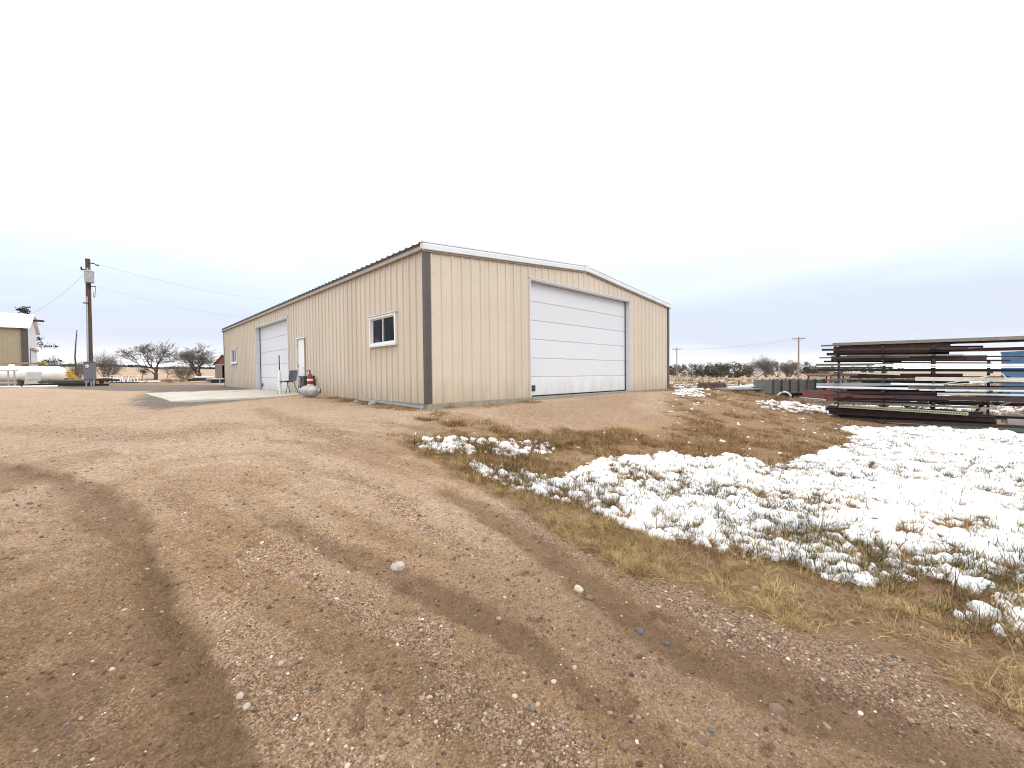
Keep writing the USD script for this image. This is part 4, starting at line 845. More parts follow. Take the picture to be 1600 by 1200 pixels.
# junk at the far end of the yard: white trailer frames, pale pipes, timber
for k, (px, d_, w_) in enumerate(((178, 46, .9), (186, 46.5, .9), (195, 47, 1.0), (205, 45, 1.6))):
    b = yard(px, d_); t = thing("cattle_feeder", ("leftmost white pipe feeder of the row beyond the pole", "second white pipe feeder from the pole", "third white pipe feeder from the pole, tilted bars", "white slanted feeder with broad top, last of the row beyond the pole")[k], "feeder", b, "white pipe feeders beyond the pole")
    for s_ in np.linspace(-.5, .5, 3 if k < 3 else 5): put(t, "bar", MB().tube([b + rt * s_ * w_ + (0, 0, 0), b + rt * (s_ * .8 - .08) * w_ + lean * .2 + (0, 0, .82)], .045, 6), "white_steel")
    put(t, "top_rail", MB().bar(b + rt * -.5 * w_ + lean * .2 + (0, 0, .84), b + rt * .42 * w_ + lean * .2 + (0, 0, .84), .18 if k < 3 else .5, .06), "white_steel"); put(t, "skid", MB().bar(b + rt * -.55 * w_ + (0, 0, .06), b + rt * .55 * w_ + (0, 0, .06), .1, .1), "dark_steel")
b = yard(160, 40); t = thing("flat_cart", "low dark cart topped with a white sheet just right of the meter cabinet", "cart", b)
put(t, "top_sheet", MB().obox(b + (0, 0, .62), (1.25, 1.0, .06), R, .005), "white_steel"); put(t, "frame", MB().obox(b + (0, 0, .42), (1.3, .9, .22), R, .02).obox(b + rt * 1.0 + (0, 0, .36), (.9, .5, .2), R, .02), "black_steel")
for sx_ in (-.4, .4): put(t, "wheel", MB().lathe([(0, -.06), (.2, -.06), (.22, -.03), (.22, .03), (.2, .06), (0, .06)], b + rt * sx_ + cam_side * .5 + (0, 0, .2), cam_side, 14), "black_rubber", 40)
for k, (xa, da, xb, db, r_) in enumerate(((212, 45, 250, 47.5, .09), (298, 46, 322, 48, .07), (305, 44.5, 334, 45, .08))):
    pa, pb_ = down(xa, da), down(xb, db); pa[2] += r_ + (.5 if k == 2 else .05); pb_[2] += r_ + (.5 if k == 2 else .05)
    single("pale_pipe", MB().tube([pa, pb_], r_, 8), "white_steel", ("long white pipe lying beyond the row of feeders", "short white pipe lying on the brown heap", "white pipe propped across the brown heap beside the board table")[k], "pipe", 40, "pale pipes at the far end of the yard")
hp = yard(312, 45.5); single("scrap_timber", MB().bar(hp + rt * -1 + (0, 0, .28), hp + rt * 1.3 + (0, 0, .3), .8, .24, .02).bar(hp + rt * -.6 + (0, 0, .46), hp + rt * 1.2 + (0, 0, .48), .5, .1, .01), "rust_dark", "dark stacked timbers lying left of the board table", "timber")

# ------------------------------------------------------------------ trees
def grow(seed, h, kind):
    """A bare tree: returns (trunk and limbs, twigs) as MB."""
    r_ = np.random.default_rng(seed); trunk, twigs = MB(), MB(); made = []
    K = dict(spread=(.17, 2, .55, 3.0), upright=(.42, 1, .32, 2.4), bushy=(.06, 5, .7, 2.2), snag=(.95, 1, .12, 1.2))[kind]
    def branch(p, d, ln, r0, lev, maxlev):
        n = 6 if lev < 2 else (4 if lev < 4 else 3); pts = [p.copy()]; dd_ = d.copy()
        for k in range(n):
            dd_ = dd_ + r_.normal(0, .17 if lev else .07, 3) + A([0, 0, .06 if lev < 3 else .01]); dd_ /= np.linalg.norm(dd_); p = p + dd_ * ln / n; pts.append(p.copy())
        r1 = r0 * (.62 if lev < maxlev else .35); rs = np.maximum(np.linspace(r0, r1, len(pts)), .014)
        made.append((lev, A(pts), rs))
        if lev >= maxlev: return
        nch = (3 if lev == 0 else r_.integers(3, 6)) if lev < 4 else r_.integers(2, 5)
        for c in range(nch):
            f_ = 1.0 if c < 2 else r_.uniform(.35, .9); idx = min(int(f_ * n), n); q_ = pts[idx]
            g_ = r_.normal(size=3); perp = A([dd_[1] * g_[2] - dd_[2] * g_[1], dd_[2] * g_[0] - dd_[0] * g_[2], dd_[0] * g_[1] - dd_[1] * g_[0]]); perp /= math.sqrt(perp @ perp) + 1e-9
            ang_ = r_.uniform(.35, .85) * (.95 if kind == "spread" and lev else .8)
            nd = dd_ * math.cos(ang_) + perp * math.sin(ang_); nd[2] = nd[2] * .9 + (.22 if lev < 3 else .08); nd /= np.linalg.norm(nd)
            branch(q_, nd, ln * r_.uniform(.58, .82) * (1.75 if kind == "spread" and lev == 0 else 1.0), rs[idx] * (.78 if c < 2 else .5), lev + 1, maxlev)
    if kind == "bushy":
        for k in range(16):
            a = r_.uniform(0, 6.28); el = r_.uniform(.7, 1.4); d = A([math.cos(a) * math.cos(el), math.sin(a) * math.cos(el), math.sin(el)])
            branch(A([math.cos(a) * .05, math.sin(a) * .05, 0]) * h, d, h * r_.uniform(.30, .42), .012 * h, 1, 5)
    elif kind == "snag":
        branch(A([0, 0, -.1]), A([.06, 0, 1.0]), h, .03 * h, 2, 2)
        for k in range(14):
            z = h * r_.uniform(.3, .95); a = r_.uniform(0, 6.28); L_ = h * .22 * (1.1 - z / h)
            twigs.tube([(z * .06, 0, z), (z * .06 + math.cos(a) * L_ * .6, math.sin(a) * L_ * .6, z + .05), (z * .06 + math.cos(a) * L_, math.sin(a) * L_, z + r_.uniform(-.1, .25))], [.02, .014, .008], 3)
    else:
        branch(A([0, 0, -.15]), A([r_.normal() * .06, r_.normal() * .06, 1.0]), h * K[0], .027 * h, 0, 6)
    for into, lv in ((trunk, (0, 1, 2)), (twigs, (3, 4, 5, 6))):
        for L_ in lv:
            grp = [(p_, q_) for l_, p_, q_ in made if l_ == L_]
            if grp: tubes(into, np.stack([p_ for p_, _ in grp]), np.stack([q_ for _, q_ in grp]), (8, 6, 4, 3, 3, 3, 3)[L_])
    return trunk, twigs
def tubes(mb, p, r, sides):                                   # many tubes of the same number of points at once
    t = np.gradient(p, axis=1); t /= np.linalg.norm(t, axis=2, keepdims=True) + 1e-12
    ref = np.where(np.abs(t[:, :1, 2:]) < .9, [0, 0, 1.0], [1.0, 0, 0]); a = np.cross(t, np.broadcast_to(ref, t.shape)); a /= np.linalg.norm(a, axis=2, keepdims=True) + 1e-9; b = np.cross(t, a)
    ang = np.arange(sides) * 2 * np.pi / sides; n, m = p.shape[:2]
    v = p[:, :, None] + r[:, :, None, None] * (np.cos(ang)[:, None] * a[:, :, None] + np.sin(ang)[:, None] * b[:, :, None])
    i, j = np.meshgrid(np.arange(m - 1), np.arange(sides), indexing="ij")
    q = np.stack([i * sides + j, i * sides + (j + 1) % sides, (i + 1) * sides + (j + 1) % sides, (i + 1) * sides + j], -1).reshape(-1, 4)
    mb.add(v.reshape(-1, 3), (q[None] + (np.arange(n) * m * sides)[:, None, None]).reshape(-1, 4))
def xf(mb, base, s=1.0, a=0.0, sz=None):
    m_ = mb.mesh(); v = A(m_.vertices) @ rotz(a).T * (A([s, s, sz or s])) + base; return trimesh.Trimesh(v, m_.faces, process=False)
def fit_h(mbs, h, w):
    v = np.vstack([A(m_.mesh().vertices) for m_ in mbs if m_.n]); return h / v[:, 2].max(), w / (v[:, :2].max(0) - v[:, :2].min(0)).mean()
def bare(name, px, depth, top_py, wpx, seed, kind, label, mats=("bark", "twig"), base_dz=0.0, group="bare trees beyond the left yard", cat="tree", ang=0.0):
    b = down(px, depth); b[2] += base_dz; top = at(px, top_py, depth)[2]; tr, tw = grow(seed, 8.0, kind)
    sz, sw_ = fit_h([tr, tw], top - b[2], wpx / FPX * depth)
    t_ = thing(name, label, cat, b, group)
    put(t_, "trunk", xf(tr, b, sw_, ang, sz), mats[0]); 
    if tw.n: put(t_, "crown", xf(tw, b, sw_, ang, sz), mats[1])
bare("cottonwood_tree", 243, 84, 529, 80, 11, "spread", "large bare spreading tree, leftmost of the pair left of the workshop")
bare("cottonwood_tree", 310, 88, 535, 82, 25, "spread", "large bare spreading tree nearest the workshop's far corner")
bare("small_tree", 222, 90, 571, 20, 31, "upright", "small bare tree standing left of the big spreading tree")
bare("small_tree", 260, 92, 572, 26, 33, "upright", "small bare tree between the two big spreading trees")
bare("scrub_tree", 168, 62, 544, 46, 41, "bushy", "twiggy bare scrub tree just right of the brown utility pole", ("bark_grey", "twig_pale"))
bare("scrub_tree", 127, 58, 560, 30, 43, "bushy", "low bare scrub tree between the snag and the pole", ("bark_grey", "twig_pale"))
bare("scrub_tree", 82, 60, 552, 34, 47, "bushy", "brown twiggy scrub tree behind the shed's white end", ("bark", "twig"))
bare("scrub_tree", 288, 95, 564, 52, 51, "bushy", "low twiggy scrub between the two big trees and the small shed", ("bark_grey", "twig_pale"))
bare("dead_snag", 119, 40, 516, 10, 53, "snag", "thin dead tree leaning beside the brown utility pole")
def leafy(name, px, depth, top_py, wpx, seed, mat, label, cat="tree", group=None, base_dz=0.0, twig=True, n=1500, leaf=.22):
    b = down(px, depth); b[2] += base_dz; h = at(px, top_py, depth)[2] - b[2]; w = wpx / FPX * depth; r_ = np.random.default_rng(seed)
    t_ = thing(name, label, cat, b, group); k = 22
    cl = A([[r_.normal() * .26 * w, r_.normal() * .26 * w, h * (.25 + .6 * r_.random())] for _ in range(k)]); cr = r_.uniform(.10, .24, k) * min(w, h * 1.2)
    which = r_.integers(0, k, n); d = r_.normal(size=(n, 3)); d /= np.linalg.norm(d, axis=1, keepdims=True); c = cl[which] + d * (cr[which] * r_.uniform(.55, 1.0, n))[:, None]
    c[:, 2] = np.abs(c[:, 2]); c[:, 2] *= h / np.percentile(c[:, 2], 99.5); c[:, 2] = np.minimum(c[:, 2], h * 1.04)
    a1_, a2_ = r_.normal(size=(n, 3)), r_.normal(size=(n, 3)); s_ = leaf * r_.uniform(.5, 1.2, n)[:, None]
    a1_ = a1_ / np.linalg.norm(a1_, axis=1, keepdims=True) * s_; a2_ = a2_ / np.linalg.norm(a2_, axis=1, keepdims=True) * s_ * .7
    v = np.concatenate([c - a1_, c + a2_, c + a1_, c - a2_]).reshape(4, n, 3).transpose(1, 0, 2).reshape(-1, 3) + b
    put(t_, "crown", MB().add(v, np.arange(4 * n).reshape(n, 4)), mat)
    tr = MB()
    for q_ in range(6): tr.tube([b, b + (cl[q_] * (.4, .4, .4)) , b + cl[q_]], [.03 * h * .5, .02 * h * .5, .008 * h], 5)
    put(t_, "trunk", tr, "bark")
# conifer behind the left shed
def conifer(px, depth, top_py, wpx, seed, label):
    b = down(px, depth); h = at(px, top_py, depth)[2] - b[2]; w = wpx / FPX * depth; r_ = np.random.default_rng(seed)
    t_ = thing("pine_tree", label, "tree", b); put(t_, "trunk", MB().tube([b, b + (0, 0, h * .5), b + (0, 0, h)], [.22, .14, .03], 8), "bark"); fo, br = MB(), MB()
    for k in range(34):
        z = h * r_.uniform(.22, 1.0); a = r_.uniform(0, 6.28); L_ = w * .5 * (1.15 - z / h) * r_.uniform(.6, 1.2) + .3; e = b + A([math.cos(a) * L_, math.sin(a) * L_, z + r_.uniform(-.1, .35)]); o = b + A([0, 0, z - .1]); br.tube([o, e], [.04, .015], 4)
        for q_ in range(36):
            s_ = r_.uniform(.35, 1.05); c = o + (e - o) * s_ + r_.normal(0, .16, 3); d1, d2 = r_.normal(size=3), r_.normal(size=3); d1 *= .17 / np.linalg.norm(d1); d2 *= .08 / np.linalg.norm(d2)
            fo.add([c - d1, c + d2, c + d1, c - d2], [[0, 1, 2, 3]])
    put(t_, "branches", br, "bark"); put(t_, "crown", fo, "leaf_conifer")
conifer(47, 52, 483, 74, 5, "dark ragged pine tree rising behind the left shed")
# right tree line
TL = [(1062, 215, 568, 46, "leaf_brown", 0), (1086, 205, 563, 40, "bare", 0), (1096, 195, 570, 30, "leaf_dark", 0), (1120, 200, 566, 44, "leaf_olive", 0), (1128, 206, 562, 40, "bare", 0), (1146, 196, 566, 36, "leaf_dark", 0),
      (1111, 188, 578, 26, "leaf_dark", 0), (1168, 205, 563, 40, "bare", 0), (1182, 210, 566, 40, "leaf_brown", 0), (1198, 190, 551, 44, "bare", 0), (1215, 205, 564, 40, "leaf_brown", 0), (1232, 196, 560, 44, "bare", 0), (1246, 205, 566, 36, "leaf_brown", 0),
      (1262, 200, 572, 40, "leaf_olive", 0), (1285, 200, 570, 44, "bare", 0), (1152, 185, 580, 24, "leaf_olive", 0), (1310, 205, 572, 60, "leaf_brown", 0), (1360, 205, 572, 70, "leaf_olive", 0), (1050, 225, 570, 40, "leaf_dark", 0)]
LB = ["brown twiggy thicket at the workshop's right corner on the skyline", "grey bare tree rising above the thicket right of the workshop", "dark green juniper near the left skyline pole", "olive juniper in the middle of the right skyline clump", "tall grey bare tree above the olive juniper", "dark juniper at the clump's right edge on the skyline",
      "low dark juniper in front of the skyline clump", "bare grey tree right of the dark junipers", "brown shrubby tree between two bare trees", "tallest bare tree of the right skyline", "brown shrubby tree right of the tallest bare tree", "bare tree just left of the right skyline pole", "brown shrubby tree behind the right skyline pole",
      "olive shrub tree just right of the right skyline pole", "bare tree seen left of the stacked steel", "low olive bush before the bare trees of the skyline", "brown thicket behind the upper left of the steel rack", "olive thicket behind the middle of the steel rack", "dark juniper partly hidden by the workshop's right corner"]
for k, (px, d_, ty, w_, kd, _) in enumerate(TL):
    if kd == "bare": bare("bare_tree", px, d_, ty, w_, 100 + k, "bushy", LB[k], ("bark_grey", "twig_pale" if k % 2 else "twig"), base_dz=-.2, group="trees on the right skyline")
    else: leafy("juniper_tree" if kd != "leaf_brown" else "shrub_tree", px, d_, ty, w_, 200 + k, kd, LB[k], base_dz=-.3, group="trees on the right skyline", n=1500, leaf=.34)
# right skyline poles
for px, d_, ty, lab in ((1057.5, 120, 543.5, "distant wooden power pole with one crossarm close to the workshop's right corner"), (1247.5, 88, 526.5, "nearer wooden power pole with one crossarm left of the stacked steel")):
    b = down(px, d_); tp = at(px, ty, d_); tp = A([b[0], b[1], tp[2]]); t = thing("power_pole", lab, "utility pole", b, "power poles on the right skyline")
    n_ = A([CF[0], CF[1], 0]); put(t, "pole", MB().tube([b - (0, 0, .3), (b + tp) / 2, tp], [.17, .15, .12], 10), "weathered_pole", 40)
    w_ = 10.5 / FPX * 88; put(t, "crossarm", MB().bar(tp - rt * w_ + (0, 0, -.42), tp + rt * w_ + (0, 0, -.36), .14, .16, .01), "weathered_pole")
    for s_ in (-.92, -.35, .35, .92): put(t, "insulator", MB().lathe([(0, 0), (.05, 0), (.03, .08), (.07, .12), (.07, .2), (0, .24)], tp + rt * w_ * s_ + (0, 0, -.33), sides=8), "grey_sheet", 40)
    for s_ in (-1, 1): put(t, "brace", MB().bar(tp + rt * w_ * .55 * s_ + (0, 0, -.46), tp + (0, 0, -1.15), .04, .05), "galvanised")
pA, pB = at(1057.5, 545.5, 120), at(1247.5, 529, 88)
for k, s_ in enumerate((-.92, .92)): wires("power_line", pA + rt * 1.4 * s_, pB + rt * 1.4 * s_, .7, ("left wire strung between the two skyline poles", "right wire strung between the two skyline poles")[k], .012)

# ------------------------------------------------------------------ right side: old farm gear beyond the slope
b = down(1231, 26.0); d_ = 26.0
t = thing("stake_trailer", "grey board-sided farm trailer with dark running gear left of the red vehicle", "trailer", b)
bl = (1271 - 1193) / FPX * d_; zt, zb = at(1231, 593.5, d_)[2], at(1231, 611, d_)[2]; BR = frame(rt); c = A([b[0], b[1], 0]) 
for k, s_ in enumerate((-1, 1)):
    for q_ in range(3):
        h_ = (zt - zb) / 3; put(t, "side_board", MB().obox(c + cam_side * s_ * .95 + A([0, 0, zb + h_ * (q_ + .5)]), (bl, .035, h_ - .012), BR, .004), "grey_boards")
    for q_ in range(7): put(t, "stake", MB().obox(c + cam_side * s_ * .99 + rt * bl * (q_ / 6 - .5) * .98 + A([0, 0, (zt + zb) / 2 + .02]), (.07, .05, zt - zb + .1), BR, .004), "black_steel")
for s_ in (-1, 1): put(t, "end_board", MB().obox(c + rt * s_ * (bl / 2 + .02) + A([0, 0, (zt + zb) / 2]), (.035, 1.86, zt - zb), BR, .004), "grey_boards")
put(t, "deck", MB().obox(c + A([0, 0, zb - .05]), (bl + .1, 1.95, .08), BR, .005), "grey_boards"); put(t, "frame", MB().obox(c + A([0, 0, zb - .2]), (bl - .1, .9, .2), BR, .01), "black_steel")
for sx_ in (-.28, .3):
    for sy_ in (-1, 1):
        w_ = put(t, "wheel", MB().lathe([(0, -.1), (.22, -.1), (.36, -.1), (.39, -.06), (.39, .06), (.36, .1), (.22, .1), (0, .1)], c + rt * bl * sx_ + cam_side * sy_ * .8 + A([0, 0, b[2] + .37]), cam_side, 18), "black_rubber", 40)
        put(w_, "rim", MB().lathe([(0, .102), (.12, .104), (.2, .112), (.2, .10)], c + rt * bl * sx_ + cam_side * sy_ * .8 + A([0, 0, b[2] + .37]), cam_side * 1.0, 16), "dark_steel", 40)
fa = c + rt * -bl * .28 + cam_side * .95 + A([0, 0, b[2] + .37])
put(t, "fender", MB().tube([fa + rt * .5 * math.cos(a) + A([0, 0, .5 * math.sin(a)]) for a in np.linspace(.5, 2.6, 9)], .06, 6), "white_steel", 40)
put(t, "drawbar", MB().bar(c + rt * -bl * .5 + A([0, 0, zb - .25]), c + rt * (-bl * .5 - .9) + A([0, 0, zb - .45]), .12, .1), "black_steel")

def vehicle():
    b = down(1352, 22.5); d_ = 22.5; c = A([b[0], b[1], b[2]]); Lx = 5.6; R_ = frame(rt); x0 = -(1352 - 1272) / FPX * d_
    zt = at(1352, 583.0, d_)[2] - b[2]
    t = thing("red_wagon", "old red long-roofed vehicle parked behind the stacked steel", "car", b)
    P = lambda x, y, z: c + rt * (x0 + x) + cam_side * y + A([0, 0, z])
    def side(pts, hw): # polygon in (x,z) extruded across
        m_ = trimesh.creation.extrude_polygon(Polygon(pts), 2 * hw, engine="earcut"); v = A(m_.vertices); return MB().add([P(x, y - hw, z) for x, z, y in v], m_.faces)
    hw = .92
    put(t, "body", side([(.05, .42), (.0, .7), (.05, 1.02), (3.9, 1.06), (5.35, .98), (5.55, .85), (5.58, .5), (5.2, .40), (4.95, .40), (4.8, .72), (4.55, .80), (4.3, .72), (4.15, .40), (1.55, .36), (1.42, .70), (1.15, .80), (.9, .72), (.76, .40)], hw), "red_oxide")
    put(t, "roof", side([(.2, zt - .1), (.35, zt), (2.9, zt), (3.1, zt - .07), (3.1, zt - .12), (.2, zt - .14)], hw - .05), "red_oxide")
    for x, y in ((.22, 1), (1.25, 1), (2.2, 1), (.22, -1), (1.25, -1), (2.2, -1)):
        put(t, "pillar", MB().bar(P(x, y * (hw - .07), 1.0), P(x + .06, y * (hw - .1), zt - .1), .05, .09), "red_oxide")
    for y in (1, -1): put(t, "pillar", MB().bar(P(3.75, y * (hw - .07), 1.03), P(3.02, y * (hw - .1), zt - .1), .05, .09), "red_oxide")
    for y in (1, -1): put(t, "side_glass", MB().obox(P(1.7, y * (hw - .09), (1.03 + zt) / 2 - .05), (2.8, .008, zt - 1.16), R_), "glass")
    put(t, "windshield", MB().add([P(3.72, -.8, 1.05), P(3.72, .8, 1.05), P(3.04, .76, zt - .12), P(3.04, -.76, zt - .12)], [[0, 1, 2, 3]]), "glass")
    for x in (1.15, 4.55):
        for y in (1, -1):
            o = P(x, y * .82, .36); w_ = put(t, "wheel", MB().lathe([(0, -.1), (.22, -.1), (.34, -.1), (.365, -.06), (.365, .06), (.34, .1), (.22, .1), (0, .1)], o, cam_side, 20), "black_rubber", 40)
            put(w_, "rim", MB().lathe([(0, .09 * y), (.1, .11 * y), (.2, .104 * y), (.21, .09 * y)], o, cam_side, 16), "white_steel", 40)
    put(t, "bumper", MB().obox(P(5.62, 0, .55), (.1, 1.8, .16), R_, .02), "chrome"); put(t, "bumper", MB().obox(P(-.05, 0, .55), (.1, 1.8, .16), R_, .02), "chrome")
    put(t, "headlight", MB().lathe([(0, .0), (.1, .0), (.1, .04), (0, .06)], P(5.56, .65, .78), rt, 14), "white_vinyl", 40); put(t, "tail_light", MB().obox(P(-.01, .75, .8), (.04, .12, .25), R_, .01), "red_paint")
vehicle()
# flat trailer with pale sheets
b = down(1160, 27); c = b
t = thing("flatbed_trailer", "low flat trailer with pale metal deck left of the grey board-sided trailer", "trailer", b)
zt = at(1160, 607.2, 27)[2]; R_ = frame(rt)
put(t, "deck", MB().obox(A([c[0], c[1], zt]), (2.65, 1.9, .07), R_, .006), "bluegrey_steel"); put(t, "frame", MB().obox(A([c[0], c[1], zt - .16]), (2.5, 1.4, .18), R_, .01), "maroon_paint")
for sx_ in (-.3, .35):
    for sy_ in (-1, 1): put(t, "wheel", MB().lathe([(0, -.09), (.3, -.09), (.33, -.05), (.33, .05), (.3, .09), (0, .09)], c + rt * sx_ * 1.6 + cam_side * sy_ * .75 + (0, 0, .31), cam_side, 16), "black_rubber", 40)
put(t, "tongue", MB().bar(A([c[0], c[1], zt - .2]) - rt * 1.3, A([c[0], c[1], zt - .3]) - rt * 2.0, .12, .1), "maroon_paint")
put(t, "headboard", MB().obox(A([c[0], c[1], zt + .25]) + rt * 1.30, (.05, 1.8, .4), R_), "weathered_grey"); 
for s_ in (-1.1, .2): put(t, "post", MB().obox(A([c[0], c[1], zt + .27]) + rt * s_ + cam_side * -.8, (.07, .07, .48), R_), "dark_steel")
single("metal_sheet", MB().obox(A([c[0], c[1], zt + .13]) + rt * .35 - cam_side * .3, (1.9, 1.1, .07), frame(rt + A([0, 0, .03])), .004), "white_steel", "white sheet stacked on the low flat trailer", "sheet")
pb2 = b + rt * -1.35 + cam_side * 1.1; single("white_block", MB().obox(pb2 + (0, 0, .28), (.32, .3, .26), R_, .03).obox(pb2 + (0, 0, .07), (.2, .2, .18), R_, .01), "white_steel", "small white box at the flat trailer's near left corner", "box")
# rusty pipe tank
p0_, p1_ = down(1090, 28.5), down(1134, 28.2); z_ = at(1110, 604.5, 28.5)[2]; p0_[2] = p1_[2] = z_; ax_ = (p1_ - p0_) / np.linalg.norm(p1_ - p0_); ln_ = np.linalg.norm(p1_ - p0_)
t = thing("rusty_tank", "dark rusty cylinder tank lying left of the flat trailer", "tank", (p0_ + p1_) / 2 - A([0, 0, .3]))
put(t, "shell", MB().lathe([(0, 0), (.2, .02), (.29, .1), (.30, .2), (.30, ln_ - .2), (.29, ln_ - .1), (.2, ln_ - .02), (0, ln_)], p0_, ax_, 24), "rust_dark", 40)
for x in (.2, .8): put(t, "support", MB().obox(p0_ + ax_ * ln_ * x - A([0, 0, .42]), (.12, .5, .4), frame(ax_), .01), "rust_dark")
for x in (.3, .7): put(t, "band", MB().lathe([(.301, ln_ * x - .03), (.308, ln_ * x - .02), (.308, ln_ * x + .02), (.301, ln_ * x + .03)], p0_, ax_, 24), "rust_brown", 40)
# hoops
for k, px in enumerate((1058, 1067, 1078)):
    b = down(px, 29.0 + .4 * k); t = thing("wire_hoop", ("leftmost arched metal hoop beside the workshop's right corner", "middle arched metal hoop right of the workshop", "rightmost arched metal hoop, next to the rusty tank")[k], "hoop", b, "arched hoops beside the workshop")
    zz_ = at(px, 600.5, 29)[2] - b[2]; n_ = frame(cam_side)
    put(t, "arch", MB().tube([b + rt * .27 * math.cos(a) + A([0, 0, (zz_ - .27) + .27 * math.sin(a)]) if 0 <= a <= math.pi else None for a in np.linspace(0, math.pi, 11)], .028, 6), "white_steel", 40)
    for s_ in (-1, 1): put(t, "leg", MB().tube([b + rt * .27 * s_ - (0, 0, .05), b + rt * .27 * s_ + A([0, 0, zz_ - .27])], .028, 6), "white_steel", 40)
    put(t, "tie_bar", MB().tube([b - rt * .27 + A([0, 0, .25]), b + rt * .27 + A([0, 0, .25])], .02, 6), "galvanised", 40)
# blue building beyond the rack
b = down(1600, 25.2); hb_ = at(1566, 547.5, 24)[2] - b[2]; R_ = frame(rt)
t = thing("blue_container", "blue steel storage container beyond the right end of the stacked steel", "container", b)
put(t, "side_wall", MB().obox(b + rt * 3.03 + A([0, 0, hb_ / 2]), (6.06, 2.4, hb_ - .1), R_, .01), "blue_paint")
for k in range(24): put(t, "corrugation", MB().obox(b + rt * (.2 + .25 * k) + cam_side * 1.215 + A([0, 0, hb_ / 2]), (.12, .04, hb_ - .35), R_, .01), "blue_paint")
put(t, "top_rail", MB().obox(b + rt * 3.03 + A([0, 0, hb_ - .04]), (6.1, 2.46, .12), R_, .01), "blue_paint"); put(t, "corner_post", MB().obox(b + rt * .03 + cam_side * 1.21 + A([0, 0, hb_ / 2]), (.14, .14, hb_ - .05), R_, .01), "bluegrey_steel")

# ------------------------------------------------------------------ the steel rack
RL, RR = at(1285, 600, 13.6), at(1600, 600, 10.6); rdir = RR - RL; rdir[2] = 0; rdir /= np.linalg.norm(rdir); rn = np.cross(rdir, [0, 0, 1.0]); rn = rn if rn @ A([CF[0], CF[1], 0]) > 0 else -rn
def rk(px, py, off):                                          # a point on the upright plane of the rack, off metres behind it
    d = ray(px, py); p0_ = RL + rn * off; t_ = ((p0_ - CAM) @ rn) / (d @ rn); return CAM + t_ * d
def zoomed(x, y): return 1260 + x / 4.706, 500 + y / 4.706
t = thing("steel_rack", "dark cantilever rack holding the stacked steel lengths", "rack", GZ(*RL[:2]) * A([0, 0, 1]) + A([RL[0], RL[1], 0]) + rdir * 1.5)
TIERS = [(y_) for y_ in (205, 262, 300, 385, 455, 520, 605)]
for k, zx in enumerate((240, 575, 935, 1340, 1900)):
    px, _ = zoomed(zx, 0); tp = rk(px, zoomed(0, 200 if zx != 1340 else 300)[1], .42); bt = A([tp[0], tp[1], GZ(tp[0], tp[1]) - .05])
    wpost = .10 if zx == 935 else .055
    put(t, "post", MB().obox((tp + bt) / 2, (wpost, .14, tp[2] - bt[2]), frame(rdir), .006), "black_steel")
    put(t, "base_foot", MB().obox(bt - rn * .25 + A([0, 0, .10]), (.14, 1.1, .1), frame(rdir), .006), "black_steel")
    for y_ in TIERS:
        q_ = rk(px, zoomed(0, y_)[1], .42)
        if q_[2] < tp[2]: put(t, "arm", MB().bar(q_ - rn * .78 + A([0, 0, .0]), q_ + rn * .05, .06, .05, .004), "black_steel")
SECT = {"board": lambda w, h: Polygon([(-w / 2, -h / 2), (w / 2, -h / 2), (w / 2, h / 2), (-w / 2, h / 2)]),
        "tube": lambda w, h: Polygon([(-w / 2, -h / 2), (w / 2, -h / 2), (w / 2, h / 2), (-w / 2, h / 2)], [[(-w / 2 + .006, -h / 2 + .006), (-w / 2 + .006, h / 2 - .006), (w / 2 - .006, h / 2 - .006), (w / 2 - .006, -h / 2 + .006)]]),
        "angle": lambda w, h: Polygon([(-w / 2, -h / 2), (-w / 2 + .01, -h / 2), (-w / 2 + .01, h / 2 - .01), (w / 2, h / 2 - .01), (w / 2, h / 2), (-w / 2, h / 2)]),
        "channel": lambda w, h: Polygon([(-w / 2, -h / 2), (w / 2, -h / 2), (w / 2, -h / 2 + .012), (-w / 2 + .012, -h / 2 + .012), (-w / 2 + .012, h / 2 - .012), (w / 2, h / 2 - .012), (w / 2, h / 2), (-w / 2, h / 2)]),
        "ibeam": lambda w, h: Polygon([(-w / 2, -h / 2), (w / 2, -h / 2), (w / 2, -h / 2 + .014), (.007, -h / 2 + .014), (.007, h / 2 - .014), (w / 2, h / 2 - .014), (w / 2, h / 2), (-w / 2, h / 2), (-w / 2, h / 2 - .014), (-.007, h / 2 - .014), (-.007, -h / 2 + .014), (-w / 2, -h / 2 + .014)])}
